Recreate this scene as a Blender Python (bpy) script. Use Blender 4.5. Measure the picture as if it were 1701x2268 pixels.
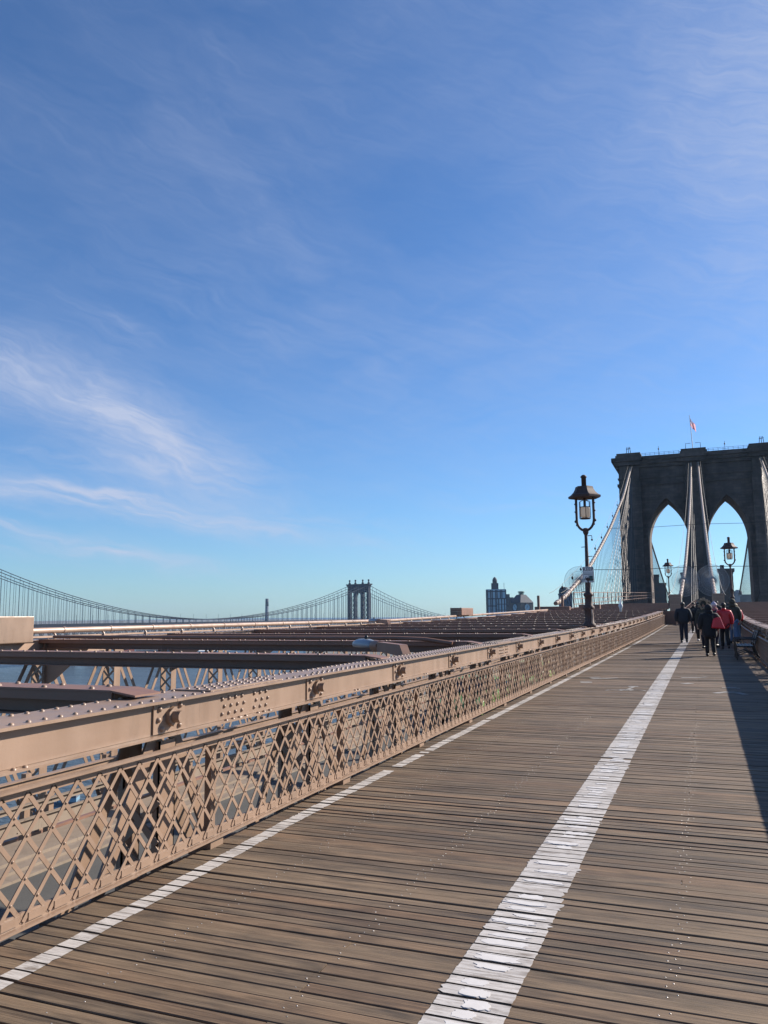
import bpy, bmesh, math, random
from mathutils import Vector, Matrix
R_ = math.radians
rnd = random.Random(7)
sc = bpy.context.scene
C = sc.collection
for o in list(bpy.data.objects): bpy.data.objects.remove(o)

# ------------------------------------------------------------------ camera, world, sun, exposure
HC = 1.655
cam_d = bpy.data.cameras.new('camera'); cam = bpy.data.objects.new('camera', cam_d); C.objects.link(cam)
cam_d.sensor_fit = 'VERTICAL'; cam_d.sensor_height = 36.0; cam_d.lens = 36.0 * 1770.0 / 2268.0
cam_d.clip_start = 0.05; cam_d.clip_end = 30000
yaw, pit, rol = R_(21.653), R_(7.338), R_(0.463)
fw = Vector((-math.sin(yaw) * math.cos(pit), math.cos(yaw) * math.cos(pit), math.sin(pit)))
rt = Vector((math.cos(yaw), math.sin(yaw), 0)); up = rt.cross(fw)
rt2 = rt * math.cos(rol) - up * math.sin(rol); up2 = up * math.cos(rol) + rt * math.sin(rol)
cam.matrix_world = Matrix(((rt2.x, up2.x, -fw.x, 0), (rt2.y, up2.y, -fw.y, 0), (rt2.z, up2.z, -fw.z, HC), (0, 0, 0, 1)))
sc.camera = cam

SUN_AZ, SUN_EL = R_(42), R_(29)         # azimuth clockwise from +Y
sund = Vector((math.sin(SUN_AZ) * math.cos(SUN_EL), math.cos(SUN_AZ) * math.cos(SUN_EL), math.sin(SUN_EL)))
sl = bpy.data.lights.new('sun', 'SUN'); sl.energy = 5.0; sl.angle = R_(0.5); sl.color = (1.0, 0.91, 0.80)
so = bpy.data.objects.new('sun', sl); C.objects.link(so)
so.rotation_euler = sund.to_track_quat('Z', 'Y').to_euler(); so.location = (0, 0, 60)
sc.view_settings.view_transform = 'Standard'; sc.view_settings.look = 'None'
sc.view_settings.gamma = 1.0; sc.view_settings.exposure = 0.80

class NT:
    """small helper to write node trees"""
    def __init__(s, tree): s.t = tree; s.t.nodes.clear()
    def n(s, typ, **kw):
        nd = s.t.nodes.new(typ)
        for k, v in kw.items(): setattr(nd, k, v)
        return nd
    def put(s, sock, v):
        if hasattr(v, 'is_output') or isinstance(v, bpy.types.NodeSocket): s.t.links.new(v, sock)
        else: sock.default_value = v
    def m(s, op, a, b=0.0, c=0.0, clamp=False):
        nd = s.n('ShaderNodeMath', operation=op, use_clamp=clamp)
        s.put(nd.inputs[0], a); s.put(nd.inputs[1], b)
        if len(nd.inputs) > 2: s.put(nd.inputs[2], c)
        return nd.outputs[0]
    def mix(s, f, a, b, typ='MIX'):
        nd = s.n('ShaderNodeMix', data_type='RGBA', blend_type=typ)
        s.put(nd.inputs[0], f); s.put(nd.inputs[6], a); s.put(nd.inputs[7], b)
        return nd.outputs[2]
    def ramp(s, f, a, b, lo=0.0, hi=1.0):
        nd = s.n('ShaderNodeMapRange', clamp=True); s.put(nd.inputs[0], f)
        for i, v in enumerate((a, b, lo, hi)): nd.inputs[i + 1].default_value = v
        return nd.outputs[0]
    def noise(s, vec, scale, detail=4, rough=0.55, dist=0.0):
        nd = s.n('ShaderNodeTexNoise'); s.put(nd.inputs['Vector'], vec)
        nd.inputs['Scale'].default_value = scale; nd.inputs['Detail'].default_value = detail
        nd.inputs['Roughness'].default_value = rough; nd.inputs['Distortion'].default_value = dist
        return nd.outputs[0]
    def map(s, vec, scale=(1, 1, 1), loc=(0, 0, 0)):
        nd = s.n('ShaderNodeMapping'); s.put(nd.inputs[0], vec)
        nd.inputs['Scale'].default_value = scale; nd.inputs['Location'].default_value = loc
        return nd.outputs[0]
    def xyz(s, x, y, z):
        nd = s.n('ShaderNodeCombineXYZ')
        for i, v in enumerate((x, y, z)): s.put(nd.inputs[i], v)
        return nd.outputs[0]

w = bpy.data.worlds.new("World"); sc.world = w; w.use_nodes = True
t = NT(w.node_tree)
sky = t.n('ShaderNodeTexSky', sky_type='NISHITA', sun_disc=False)
sky.sun_elevation = SUN_EL; sky.sun_rotation = SUN_AZ; sky.altitude = 50
sky.air_density = 1.0; sky.dust_density = 0.25; sky.ozone_density = 3.0
gen = t.n('ShaderNodeTexCoord').outputs['Generated']
sep = t.n('ShaderNodeSeparateXYZ'); t.put(sep.inputs[0], gen)
DEG = 180 / math.pi
az = t.m('MULTIPLY', t.m('ARCTAN2', sep.outputs[0], sep.outputs[1]), DEG)
el = t.m('MULTIPLY', t.m('ARCSINE', sep.outputs[2]), DEG)
flat = t.xyz(az, el, 0.0)
w1 = t.m('SUBTRACT', t.noise(t.map(flat, (.16, .3, 1)), 1.0, 3), 0.5)
w2 = t.m('SUBTRACT', t.noise(t.map(flat, (.16, .3, 1), (31, 7, 3)), 1.0, 3), 0.5)
azw = t.m('MULTIPLY_ADD', w1, 5.0, az); elw = t.m('MULTIPLY_ADD', w2, 2.6, el)
def streak(ca, ce, slope, la, lb, wu, wv, lo, hi, gain, seed, warp=1.0):
    c, s_ = math.cos(math.atan(slope)), math.sin(math.atan(slope))
    da = t.m('SUBTRACT', azw if warp else az, ca); de = t.m('SUBTRACT', elw if warp else el, ce)
    u = t.m('ADD', t.m('MULTIPLY', da, c), t.m('MULTIPLY', de, s_))
    v = t.m('SUBTRACT', t.m('MULTIPLY', de, c), t.m('MULTIPLY', da, s_))
    g = t.m('ADD', t.m('POWER', t.m('ABSOLUTE', t.m('DIVIDE', u, la)), 2.0), t.m('POWER', t.m('ABSOLUTE', t.m('DIVIDE', v, lb)), 2.0))
    g = t.m('EXPONENT', t.m('MULTIPLY', g, -1.0))
    nz = t.noise(t.xyz(t.m('MULTIPLY', u, wu), t.m('MULTIPLY', v, wv), seed), 1.0, 6, 0.6, 0.6)
    return t.m('MULTIPLY', t.m('MULTIPLY', g, t.ramp(nz, lo, hi)), gain)
cl = [streak(-38.6, 12.4, -0.50, 8.5, 2.7, .15, .50, .22, .72, .85, 1.0),
      streak(-40.5, 13.8, -0.48, 4.5, 1.5, .22, .7, .15, .65, .65, 13.0),
      streak(-48.5, 16.0, -0.45, 4.5, 2.0, .20, .6, .24, .70, .75, 2.0),
      streak(-35.0, 10.4, -0.15, 7.0, 1.7, .16, .7, .34, .78, .50, 8.0),
      streak(-43.0, 9.2, -0.12, 8.0, 2.6, .12, .7, .36, .80, .42, 6.0),
      streak(-38.0, 7.2, -0.15, 14.0, .80, .13, 1.3, .30, .68, .85, 3.0),
      streak(-41.0, 8.4, -0.10, 5.0, .35, .15, 1.8, .26, .64, .7, 14.0),
      streak(-40.0, 4.3, -0.17, 6.5, .50, .13, 1.4, .28, .66, .85, 4.0),
      streak(-48.0, 6.0, -0.14, 4.0, .30, .15, 1.8, .24, .62, .85, 5.0),
      streak(-47.0, 4.3, -0.10, 6.0, .45, .13, 1.6, .36, .74, .40, 15.0),
      streak(-26.0, 6.6, -0.12, 7.0, .9, .15, 1.1, .40, .78, .42, 7.0),
      streak(-13.0, 8.0, -0.10, 7.0, .8, .15, 1.0, .42, .80, .30, 16.0),
      streak(-14.0, 17.0, 0.30, 14.0, 6.0, .06, .30, .38, .85, .24, 9.0),
      streak(-33.0, 20.5, -0.35, 10.0, 3.5, .10, .45, .40, .85, .26, 10.0),
      streak(-41.5, 20.0, -0.40, 3.0, .8, .2, 1.2, .34, .75, .30, 17.0),
      streak(10.0, 30.0, 0.2, 13.0, 16.0, .06, .12, .10, .70, .62, 11.0),  # broad whitening of the upper right sky, stands in for flare haze
      streak(-20.0, 36.0, 0.15, 22.0, 8.0, .05, .18, .35, .85, .12, 12.0),  # faint flare haze painted across the top middle
      streak(-30.0, 28.0, -0.9, 14.0, 5.0, .05, .20, .40, .85, .18, 18.0)]
cs = cl[0]
for k in cl[1:]: cs = t.m('ADD', cs, k)
veil = t.noise(t.map(t.xyz(t.m('ADD', azw, t.m('MULTIPLY', elw, .6)), elw, 0.0), (.055, .20, 1)), 1.0, 7, .62, .5)
cs = t.m('ADD', cs, t.ramp(veil, .32, .80, .02, .17))
fe = t.noise(t.map(t.xyz(t.m('ADD', azw, t.m('MULTIPLY', elw, 1.6)), t.m('ADD', elw, t.m('MULTIPLY', azw, .28)), 0.0), (.35, 1.5, 1), (5, 9, 2)), 1.0, 8, .68, .7)
cs = t.m('MULTIPLY', cs, t.ramp(fe, .24, .70, .50, 1.10))
cs = t.m('MINIMUM', cs, 0.85)
clear = t.mix(1.0, sky.outputs[0], (0.69, 1.03, 1.40, 1), 'MULTIPLY')      # a crisp, very blue winter sky
cloud = t.mix(cs, clear, (5.3, 5.9, 7.6, 1))
bg = t.n('ShaderNodeBackground'); bg.inputs[1].default_value = 0.060
t.put(bg.inputs[0], cloud)
t.put(t.n('ShaderNodeOutputWorld').inputs[0], bg.outputs[0])

# ------------------------------------------------------------------ materials
def mat(name, fn):
    m = bpy.data.materials.new(name); m.use_nodes = True
    t = NT(m.node_tree); b = t.n('ShaderNodeBsdfPrincipled'); o = t.n('ShaderNodeOutputMaterial')
    t.t.links.new(b.outputs[0], o.inputs[0]); fn(t, b); return m
def objco(t): return t.n('ShaderNodeTexCoord').outputs['Object']
def bump(t, b, h, strength=0.3, dist=0.01):
    nd = t.n('ShaderNodeBump'); nd.inputs['Strength'].default_value = strength; nd.inputs['Distance'].default_value = dist
    t.put(nd.inputs['Height'], h); t.put(b.inputs['Normal'], nd.outputs[0])
def plain(name, col, rough=0.5, metal=0.0, var=0.12, scale=3.0):
    def fn(t, b):
        nz = t.noise(objco(t), scale, 5)
        f = t.ramp(nz, 0.3, 0.7, 1 - var, 1 + var)
        c = t.mix(1.0, (*col, 1), t.xyz(f, f, f), 'MULTIPLY')
        t.put(b.inputs['Base Color'], c); b.inputs['Roughness'].default_value = rough; b.inputs['Metallic'].default_value = metal
    return mat(name, fn)
def steel_fn(col, rough, worn=0.8):
    def fn(t, b):
        co = objco(t)
        n1 = t.noise(co, 1.1, 5); n2 = t.noise(t.map(co, (6, 6, 1.2)), 1.0, 4); n3 = t.noise(co, 45, 3)
        f = t.m('ADD', t.ramp(n1, .3, .7, .88, 1.08), t.ramp(n2, .35, .7, -.06, .06))
        c = t.mix(1.0, (*col, 1), t.xyz(f, f, f), 'MULTIPLY')
        spots = t.m('MULTIPLY', t.m('ADD', t.ramp(t.noise(co, 3.5, 6, .7), .66, .73), t.ramp(t.noise(t.map(co, (1.6, 9, 1.0)), 1.6, 6, .72), .63, .72, 0, .55), clamp=True), worn)
        fade = t.ramp(t.noise(t.map(co, (.8, .5, 3)), 1.0, 5, .7), .45, .7, 0, .22); c = t.mix(fade, c, (min(1, col[0] * 1.35), col[1] * 1.42, col[2] * 1.5, 1))
        c = t.mix(spots, c, (.09, .05, .035, 1))
        grime = t.m('MULTIPLY', t.ramp(t.noise(t.map(co, (3, 3, .7)), 1.3, 5, .65), .52, .75), .28)
        c = t.mix(t.m('MULTIPLY', grime, 1.35), c, (.13, .095, .07, 1))
        t.put(b.inputs['Base Color'], c)
        t.put(b.inputs['Roughness'], t.ramp(n2, .3, .7, rough - .07, rough + .1))
        bump(t, b, t.m('ADD', t.m('MULTIPLY', n3, .4), n1), .12, .01)
    return fn
def translucent(m_, f_, boost):
    t = NT.__new__(NT); t.t = m_.node_tree; nd = t.t.nodes; b = [n for n in nd if n.type == 'BSDF_PRINCIPLED'][0]; o = [n for n in nd if n.type == 'OUTPUT_MATERIAL'][0]
    tr = nd.new('ShaderNodeBsdfTranslucent'); mx = nd.new('ShaderNodeMixShader'); mx.inputs[0].default_value = f_
    src = b.inputs['Base Color'].links[0].from_socket; t.t.links.new(src, tr.inputs[0])
    t.t.links.new(b.outputs[0], mx.inputs[1]); t.t.links.new(tr.outputs[0], mx.inputs[2]); t.t.links.new(mx.outputs[0], o.inputs[0])
M = {}
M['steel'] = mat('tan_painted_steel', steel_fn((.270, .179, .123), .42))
M['steel_dark'] = mat('brown_shade_darkened_steel', steel_fn((.215, .112, .076), .5))  # cross beams: shade put into the steel colour; other parts plain brown
M['pipe'] = mat('pale_tan_paint', steel_fn((.40, .275, .20), .32, .2))
M['kerb'] = mat('dusty_pale_kerb_paint', steel_fn((.23, .18, .135), .7, .8))
M['grey_steel'] = plain('grey_steel', (.10, .10, .10), .6)
def wood_fn(t, b):
    co = objco(t); at_ = t.n('ShaderNodeAttribute', attribute_name='rnd'); r = at_.outputs['Fac']
    sx = t.n('ShaderNodeSeparateXYZ'); t.put(sx.inputs[0], co)
    shift = t.xyz(t.m('MULTIPLY', r, 37.0), t.m('MULTIPLY', r, 11.0), 0.0)
    vv = t.n('ShaderNodeVectorMath', operation='ADD'); t.put(vv.inputs[0], co); t.put(vv.inputs[1], shift)
    p = vv.outputs[0]
    g1 = t.noise(t.map(p, (1.1, 34, 10)), 1.0, 6, .65, .4); g2 = t.noise(t.map(p, (3.0, 150, 30)), 1.0, 4, .6)
    big = t.noise(co, .55, 4); blot = t.noise(t.map(p, (2.2, 9, 4)), 1.0, 5, .6)
    base = t.mix(t.ramp(r, 0, 1), (.048, .034, .024, 1), (.160, .109, .067, 1))
    base = t.mix(t.ramp(g1, .32, .68, 0, .65), base, (.24, .172, .110, 1))
    base = t.mix(t.ramp(blot, .46, .70, 0, .72), base, (.035, .028, .022, 1))
    f = t.ramp(g2, .3, .7, .72, 1.22); base = t.mix(1.0, base, t.xyz(f, f, f), 'MULTIPLY')
    f2 = t.ramp(big, .3, .7, .82, 1.16); base = t.mix(1.0, base, t.xyz(f2, f2, f2), 'MULTIPLY')
    red = t.m('MULTIPLY', t.ramp(t.m('FRACT', t.m('MULTIPLY', r, 7.3)), .55, .95), .45)
    base = t.mix(red, base, t.mix(1.0, base, (1.18, .94, .80, 1), 'MULTIPLY'))
    t.put(b.inputs['Base Color'], base)
    t.put(b.inputs['Roughness'], t.ramp(g1, .3, .7, .62, .85)); b.inputs['Specular IOR Level'].default_value = .35
    bump(t, b, t.m('ADD', g1, t.m('MULTIPLY', g2, .7)), .55, .006)
M['wood'] = mat('weathered_boardwalk_planks', wood_fn)
def paint_fn(t, b):
    co = objco(t); r = t.n('ShaderNodeAttribute', attribute_name='rnd').outputs['Fac']
    vv = t.n('ShaderNodeVectorMath', operation='ADD'); t.put(vv.inputs[0], co); t.put(vv.inputs[1], t.xyz(t.m('MULTIPLY', r, 17.0), 0.0, 0.0))
    p = vv.outputs[0]
    g = t.noise(t.map(p, (5, 70, 10)), 1.0, 6, .7); spl = t.noise(t.map(p, (7, 22, 5)), 1.0, 4, .6)
    wear = t.m('ADD', t.ramp(g, .46, .66, 0, .6), t.ramp(spl, .54, .66, 0, .55), clamp=True)
    wear = t.m('MULTIPLY', wear, t.ramp(r, 0, 1, .55, 1.25))
    streaky = t.noise(t.map(p, (2.5, 190, 10)), 1.0, 5, .7); wear = t.m('ADD', wear, t.ramp(streaky, .48, .68, 0, .55), clamp=True)
    c = t.mix(wear, (.52, .49, .46, 1), (.20, .168, .14, 1))
    f = t.ramp(t.noise(co, 9, 4), .3, .7, .88, 1.06); c = t.mix(1.0, c, t.xyz(f, f, f), 'MULTIPLY')
    t.put(b.inputs['Base Color'], c); b.inputs['Roughness'].default_value = .7
    bump(t, b, t.m('ADD', g, spl), .5, .004)
M['paint'] = mat('worn_white_line_paint', paint_fn)
M['flake'] = plain('thick_white_paint', (.58, .555, .53), .6, 0, .06, 20)
def worn_fn(t, b):
    co = objco(t); g = t.noise(t.map(co, (8, 60, 8)), 1.0, 6, .7)
    c = t.mix(t.ramp(g, .42, .62), (.33, .32, .30, 1), (.12, .095, .075, 1))
    t.put(b.inputs['Base Color'], c); b.inputs['Roughness'].default_value = .75
M['worn'] = mat('worn_stencil_paint', worn_fn)
M['screw'] = plain('dull_screw_steel', (.42, .40, .38), .38, 1.0, .4, 40)
def asphalt_fn(t, b):
    co = objco(t); n = t.noise(co, 60, 4); n2 = t.noise(t.map(co, (1.2, .25, 1)), 1.0, 5)
    f = t.m('MULTIPLY', t.ramp(n, .3, .7, .8, 1.2), t.ramp(n2, .3, .7, .85, 1.15))
    t.put(b.inputs['Base Color'], t.mix(1.0, (.075, .073, .066, 1), t.xyz(f, f, f), 'MULTIPLY')); b.inputs['Roughness'].default_value = .85
M['asphalt'] = mat('grey_asphalt', asphalt_fn)
def stone_fn(t, b):
    co = objco(t)
    br = t.n('ShaderNodeTexBrick'); sx = t.n('ShaderNodeSeparateXYZ'); t.put(sx.inputs[0], co)
    t.put(br.inputs['Vector'], t.xyz(t.m('ADD', sx.outputs[0], sx.outputs[1]), sx.outputs[2], 0.0))
    br.inputs['Color1'].default_value = (.125, .088, .072, 1); br.inputs['Color2'].default_value = (.080, .058, .049, 1)
    br.inputs['Mortar'].default_value = (.07, .06, .055, 1); br.inputs['Scale'].default_value = 1.0
    br.inputs['Brick Width'].default_value = 1.9; br.inputs['Row Height'].default_value = .75; br.inputs['Mortar Size'].default_value = .035
    br.inputs['Bias'].default_value = 0.0
    st = t.noise(t.map(co, (.25, .25, .05)), 1.0, 5, .65); sp = t.noise(co, .35, 6, .7)
    f = t.m('MULTIPLY', t.ramp(st, .3, .7, .5, 1.35), t.ramp(sp, .3, .7, .6, 1.4))
    t.put(b.inputs['Base Color'], t.mix(1.0, br.outputs[0], t.xyz(f, f, f), 'MULTIPLY')); b.inputs['Roughness'].default_value = .9
    bump(t, b, t.m('ADD', br.outputs[1], t.m('MULTIPLY', sp, -1.0)), .6, .15)
M['stone'] = mat('grey_brown_granite_blocks', stone_fn)
def water_fn(t, b):
    co = objco(t)
    n = t.noise(t.map(co, (.12, .2, .1)), 1.0, 6, .62, .3); n2 = t.noise(t.map(co, (.015, .03, .1)), 1.0, 4)
    t.put(b.inputs['Base Color'], t.mix(t.ramp(n2, .35, .65), (.045, .065, .080, 1), (.065, .088, .105, 1)))
    b.inputs['Roughness'].default_value = .28; b.inputs['IOR'].default_value = 1.33
    bump(t, b, t.m('ADD', n, t.m('MULTIPLY', n2, 2.0)), 1.0, 1.6)
M['water'] = mat('choppy_river_water', water_fn)
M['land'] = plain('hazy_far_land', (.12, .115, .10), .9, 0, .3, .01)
M['lamp_iron'] = plain('brown_cast_iron', (.072, .040, .032), .7, .0, .25, 9)
def frost_fn(t, b):
    t.put(b.inputs['Base Color'], t.mix(t.ramp(t.noise(objco(t), 6, 3), .3, .7), (.86, .80, .72, 1), (.70, .62, .54, 1))); b.inputs['Roughness'].default_value = .35
M['frost'] = mat('frosted_lamp_glass', frost_fn)
M['bridge_blue'] = plain('blue_grey_bridge_paint', (.014, .022, .038), .9, 0, .2, .05)
M['bridge_pale'] = plain('pale_grey_bridge_paint', (.17, .18, .185), .6, 0, .15, .05)
M['bridge_mid'] = plain('blue_grey_truss_paint', (.045, .056, .072), .6, 0, .15, .05)
M['rope'] = plain('galvanised_wire_rope', (.13, .11, .10), .5, .3, .15)
M['rope_dark'] = plain('dark_wire_rope', (.035, .032, .032), .6, .2, .15)
M['cable'] = mat('wrapped_cable_paint', steel_fn((.20, .14, .105), .42, .35))
M['band'] = plain('pale_cable_band', (.55, .45, .36), .35, .1, .1)
M['black_iron'] = plain('black_painted_iron', (.016, .016, .018), .42, .2, .2)
M['lampgrey'] = plain('grey_painted_aluminium', (.24, .27, .30), .38, .2, .08)
M['fanwire'] = plain('pale_galvanised_wire', (.30, .33, .36), .6, 0, .1)
M['white'] = plain('white_enamel', (.72, .72, .70), .5, 0, .05)
M['ink'] = plain('black_sign_ink', (.03, .03, .035), .6)
M['green_ink'] = plain('dark_green_ink', (.05, .10, .09), .6)

# ------------------------------------------------------------------ mesh builder
class MB:
    def __init__(s, fix=None): s.v = []; s.f = []; s.mi = []; s.r = []; s.sm = []; s.fix = fix
    def add(s, vs, fs, mi=0, r=None, smooth=False):
        k = len(s.v); r = rnd.random() if r is None else r
        for p in vs:
            p = Vector(p); s.v.append(s.fix(p) if s.fix else p); s.r.append(r)
        for f in fs: s.f.append(tuple(i + k for i in f)); s.mi.append(mi); s.sm.append(smooth)
        return s
    def hexa(s, p, mi=0, r=None):
        return s.add(p, [(0, 3, 2, 1), (4, 5, 6, 7), (0, 1, 5, 4), (1, 2, 6, 5), (2, 3, 7, 6), (3, 0, 4, 7)], mi, r)
    def box(s, x0, x1, y0, y1, z0, z1, mi=0, r=None):
        return s.hexa([(x0, y0, z0), (x1, y0, z0), (x1, y1, z0), (x0, y1, z0), (x0, y0, z1), (x1, y0, z1), (x1, y1, z1), (x0, y1, z1)], mi, r)
    def bar(s, a, b, wd, ht, side=(1, 0, 0), mi=0):
        """a flat bar a->b; wd across, ht along `side`"""
        a = Vector(a); b = Vector(b); d = (b - a).normalized(); sd = Vector(side); sd = (sd - d * sd.dot(d)).normalized(); u = d.cross(sd)
        p = []
        for q in (a, b):
            for i, j in ((-1, -1), (1, -1), (1, 1), (-1, 1)): p.append(q + sd * (i * ht / 2) + u * (j * wd / 2))
        return s.hexa(p, mi)
    def tube(s, pts, rad, n=6, mi=0, cap=True):
        pts = [Vector(p) for p in pts]; rad = rad if isinstance(rad, (list, tuple)) else [rad] * len(pts)
        vs = []; fs = []; prev = None
        for i, p in enumerate(pts):
            d = (pts[min(i + 1, len(pts) - 1)] - pts[max(i - 1, 0)]).normalized()
            if prev is None: prev = Vector((0, 0, 1)) if abs(d.z) < .9 else Vector((1, 0, 0))
            a = (prev - d * prev.dot(d)).normalized(); b = d.cross(a); prev = a
            for k in range(n):
                th = 2 * math.pi * k / n; vs.append(p + (a * math.cos(th) + b * math.sin(th)) * rad[i])
        for i in range(len(pts) - 1):
            for k in range(n): fs.append((i * n + k, i * n + (k + 1) % n, (i + 1) * n + (k + 1) % n, (i + 1) * n + k))
        s.add(vs, fs, mi, None, n > 5)
        if cap:
            s.add(vs[:n], [tuple(reversed(range(n)))], mi); s.add(vs[-n:], [tuple(range(n))], mi)
        return s
    def lathe(s, prof, n=16, c=(0, 0, 0), mi=0, smooth=True, sy=1.0, ph=0.0):
        vs = []; fs = []; c = Vector(c)
        for (r, z) in prof:
            for k in range(n):
                th = 2 * math.pi * k / n + ph; vs.append(c + Vector((r * math.cos(th), r * sy * math.sin(th), z)))
        for i in range(len(prof) - 1):
            for k in range(n): fs.append((i * n + k, i * n + (k + 1) % n, (i + 1) * n + (k + 1) % n, (i + 1) * n + k))
        fs.append(tuple(reversed(range(n)))); fs.append(tuple(range((len(prof) - 1) * n, len(prof) * n)))
        return s.add(vs, fs, mi, None, smooth)
    def dome(s, c, axis, r, h, n=8, mi=0):
        c = Vector(c); ax = Vector(axis).normalized(); a = ax.orthogonal().normalized(); b = ax.cross(a); vs = []; fs = []
        for (q, z) in ((1.0, 0.0), (.86, .5), (.5, .87)):
            for k in range(n):
                th = 2 * math.pi * k / n; vs.append(c + (a * math.cos(th) + b * math.sin(th)) * r * q + ax * h * z)
        vs.append(c + ax * h)
        for i in range(2):
            for k in range(n): fs.append((i * n + k, i * n + (k + 1) % n, (i + 1) * n + (k + 1) % n, (i + 1) * n + k))
        for k in range(n): fs.append((2 * n + k, 2 * n + (k + 1) % n, 3 * n))
        return s.add(vs, fs, mi, None, True)
    def ball(s, c, r, n=10, mi=0, sc_=(1, 1, 1), m=6):
        vs = []; fs = []; c = Vector(c)
        for i in range(m + 1):
            ph = math.pi * i / m
            for k in range(n):
                th = 2 * math.pi * k / n
                vs.append(c + Vector((r * sc_[0] * math.sin(ph) * math.cos(th), r * sc_[1] * math.sin(ph) * math.sin(th), -r * sc_[2] * math.cos(ph))))
        for i in range(m):
            for k in range(n): fs.append((i * n + k, i * n + (k + 1) % n, (i + 1) * n + (k + 1) % n, (i + 1) * n + k))
        return s.add(vs, fs, mi, None, True)
    def prism(s, out, d0, d1, axis='Y', mi=0):
        """extrude a 2D outline; axis is the extrusion direction"""
        mk = {'Y': lambda p, d: (p[0], d, p[1]), 'X': lambda p, d: (d, p[0], p[1]), 'Z': lambda p, d: (p[0], p[1], d)}[axis]
        n = len(out); vs = [mk(p, d0) for p in out] + [mk(p, d1) for p in out]
        fs = [tuple(range(n)), tuple(reversed(range(n, 2 * n)))] + [(i, n + i, n + (i + 1) % n, (i + 1) % n) for i in range(n)]
        return s.add(vs, fs, mi)
    def build(s, name, mats, parent=None, base=(0, 0, 0), bevel=0.0, stuff=False):
        me = bpy.data.meshes.new(name); b = Vector(base)
        me.from_pydata([p - b for p in s.v], [], s.f); me.update()
        for m_ in (mats if isinstance(mats, (list, tuple)) else [mats]): me.materials.append(m_)
        me.polygons.foreach_set('material_index', s.mi); me.polygons.foreach_set('use_smooth', s.sm)
        a = me.attributes.new('rnd', 'FLOAT', 'POINT'); a.data.foreach_set('value', s.r)
        bm = bmesh.new(); bm.from_mesh(me); bmesh.ops.recalc_face_normals(bm, faces=bm.faces); bm.to_mesh(me); bm.free()
        o = bpy.data.objects.new(name, me); C.objects.link(o)
        if parent: o.parent = parent
        else: o.location = b
        if bevel:
            md = o.modifiers.new('bevel', 'BEVEL'); md.width = bevel; md.segments = 2; md.limit_method = 'ANGLE'
        if stuff: o['kind'] = 'stuff'
        return o
def tag(o, label=None, cat=None, group=None, kind=None):
    if label: o['label'] = label
    if cat: o['category'] = cat; o['kind'] = 'thing'
    if group: o['group'] = group
    if kind: o['kind'] = kind
    return o
def thing(name, label, cat, loc=(0, 0, 0), rz=0.0, group=None):
    o = bpy.data.objects.new(name, None); C.objects.link(o); o.location = loc; o.rotation_euler = (0, 0, rz)
    o.empty_display_size = .2
    return tag(o, label, cat, group)
def dup(o, loc=None, rz=None, label=None, parent=None):
    c = o.copy(); C.objects.link(c)
    if parent: c.parent = parent
    if loc is not None: c.location = loc
    if rz is not None: c.rotation_euler = (0, 0, rz)
    if label: c['label'] = label
    for ch in list(o.children): dup(ch, parent=c)
    return c

# ------------------------------------------------------------------ the line of the bridge
def dz(Y):
    z = .0041 * Y
    if Y > 25: z += 2.4e-4 * (min(Y, 68) - 25) ** 2
    if Y > 68: z += .0186 * (Y - 68)
    return z
def bend(Y): return .41 * ((min(Y, 90) - 25) / 43) ** 2 if Y > 25 else 0.0
def W(p): return Vector((p.x + bend(p.y), p.y, p.z + dz(p.y)))      # deck coordinates -> world
S = 2.252; Y0 = 4.7353
nodes = [Y0 + S * i for i in range(-3, 29)]
YE = nodes[-1]

# river and land
mb = MB(); mb.add([(-9000, -4000, -45), (9000, -4000, -45), (9000, 14000, -45), (-9000, 14000, -45)], [(0, 1, 2, 3)])
tag(mb.build('water', M['water']), kind='structure')
mb = MB(); out = [(-60, 330), (-330, 640), (-520, 1010), (-700, 1240), (-1400, 1420), (-4000, 1500), (-8000, 2200), (-8000, 9000), (8000, 9000), (8000, 300), (60, 240)]
mb.prism(out, -46.5, -43, 'Z'); tag(mb.build('land', M['land']), kind='structure')

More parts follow.
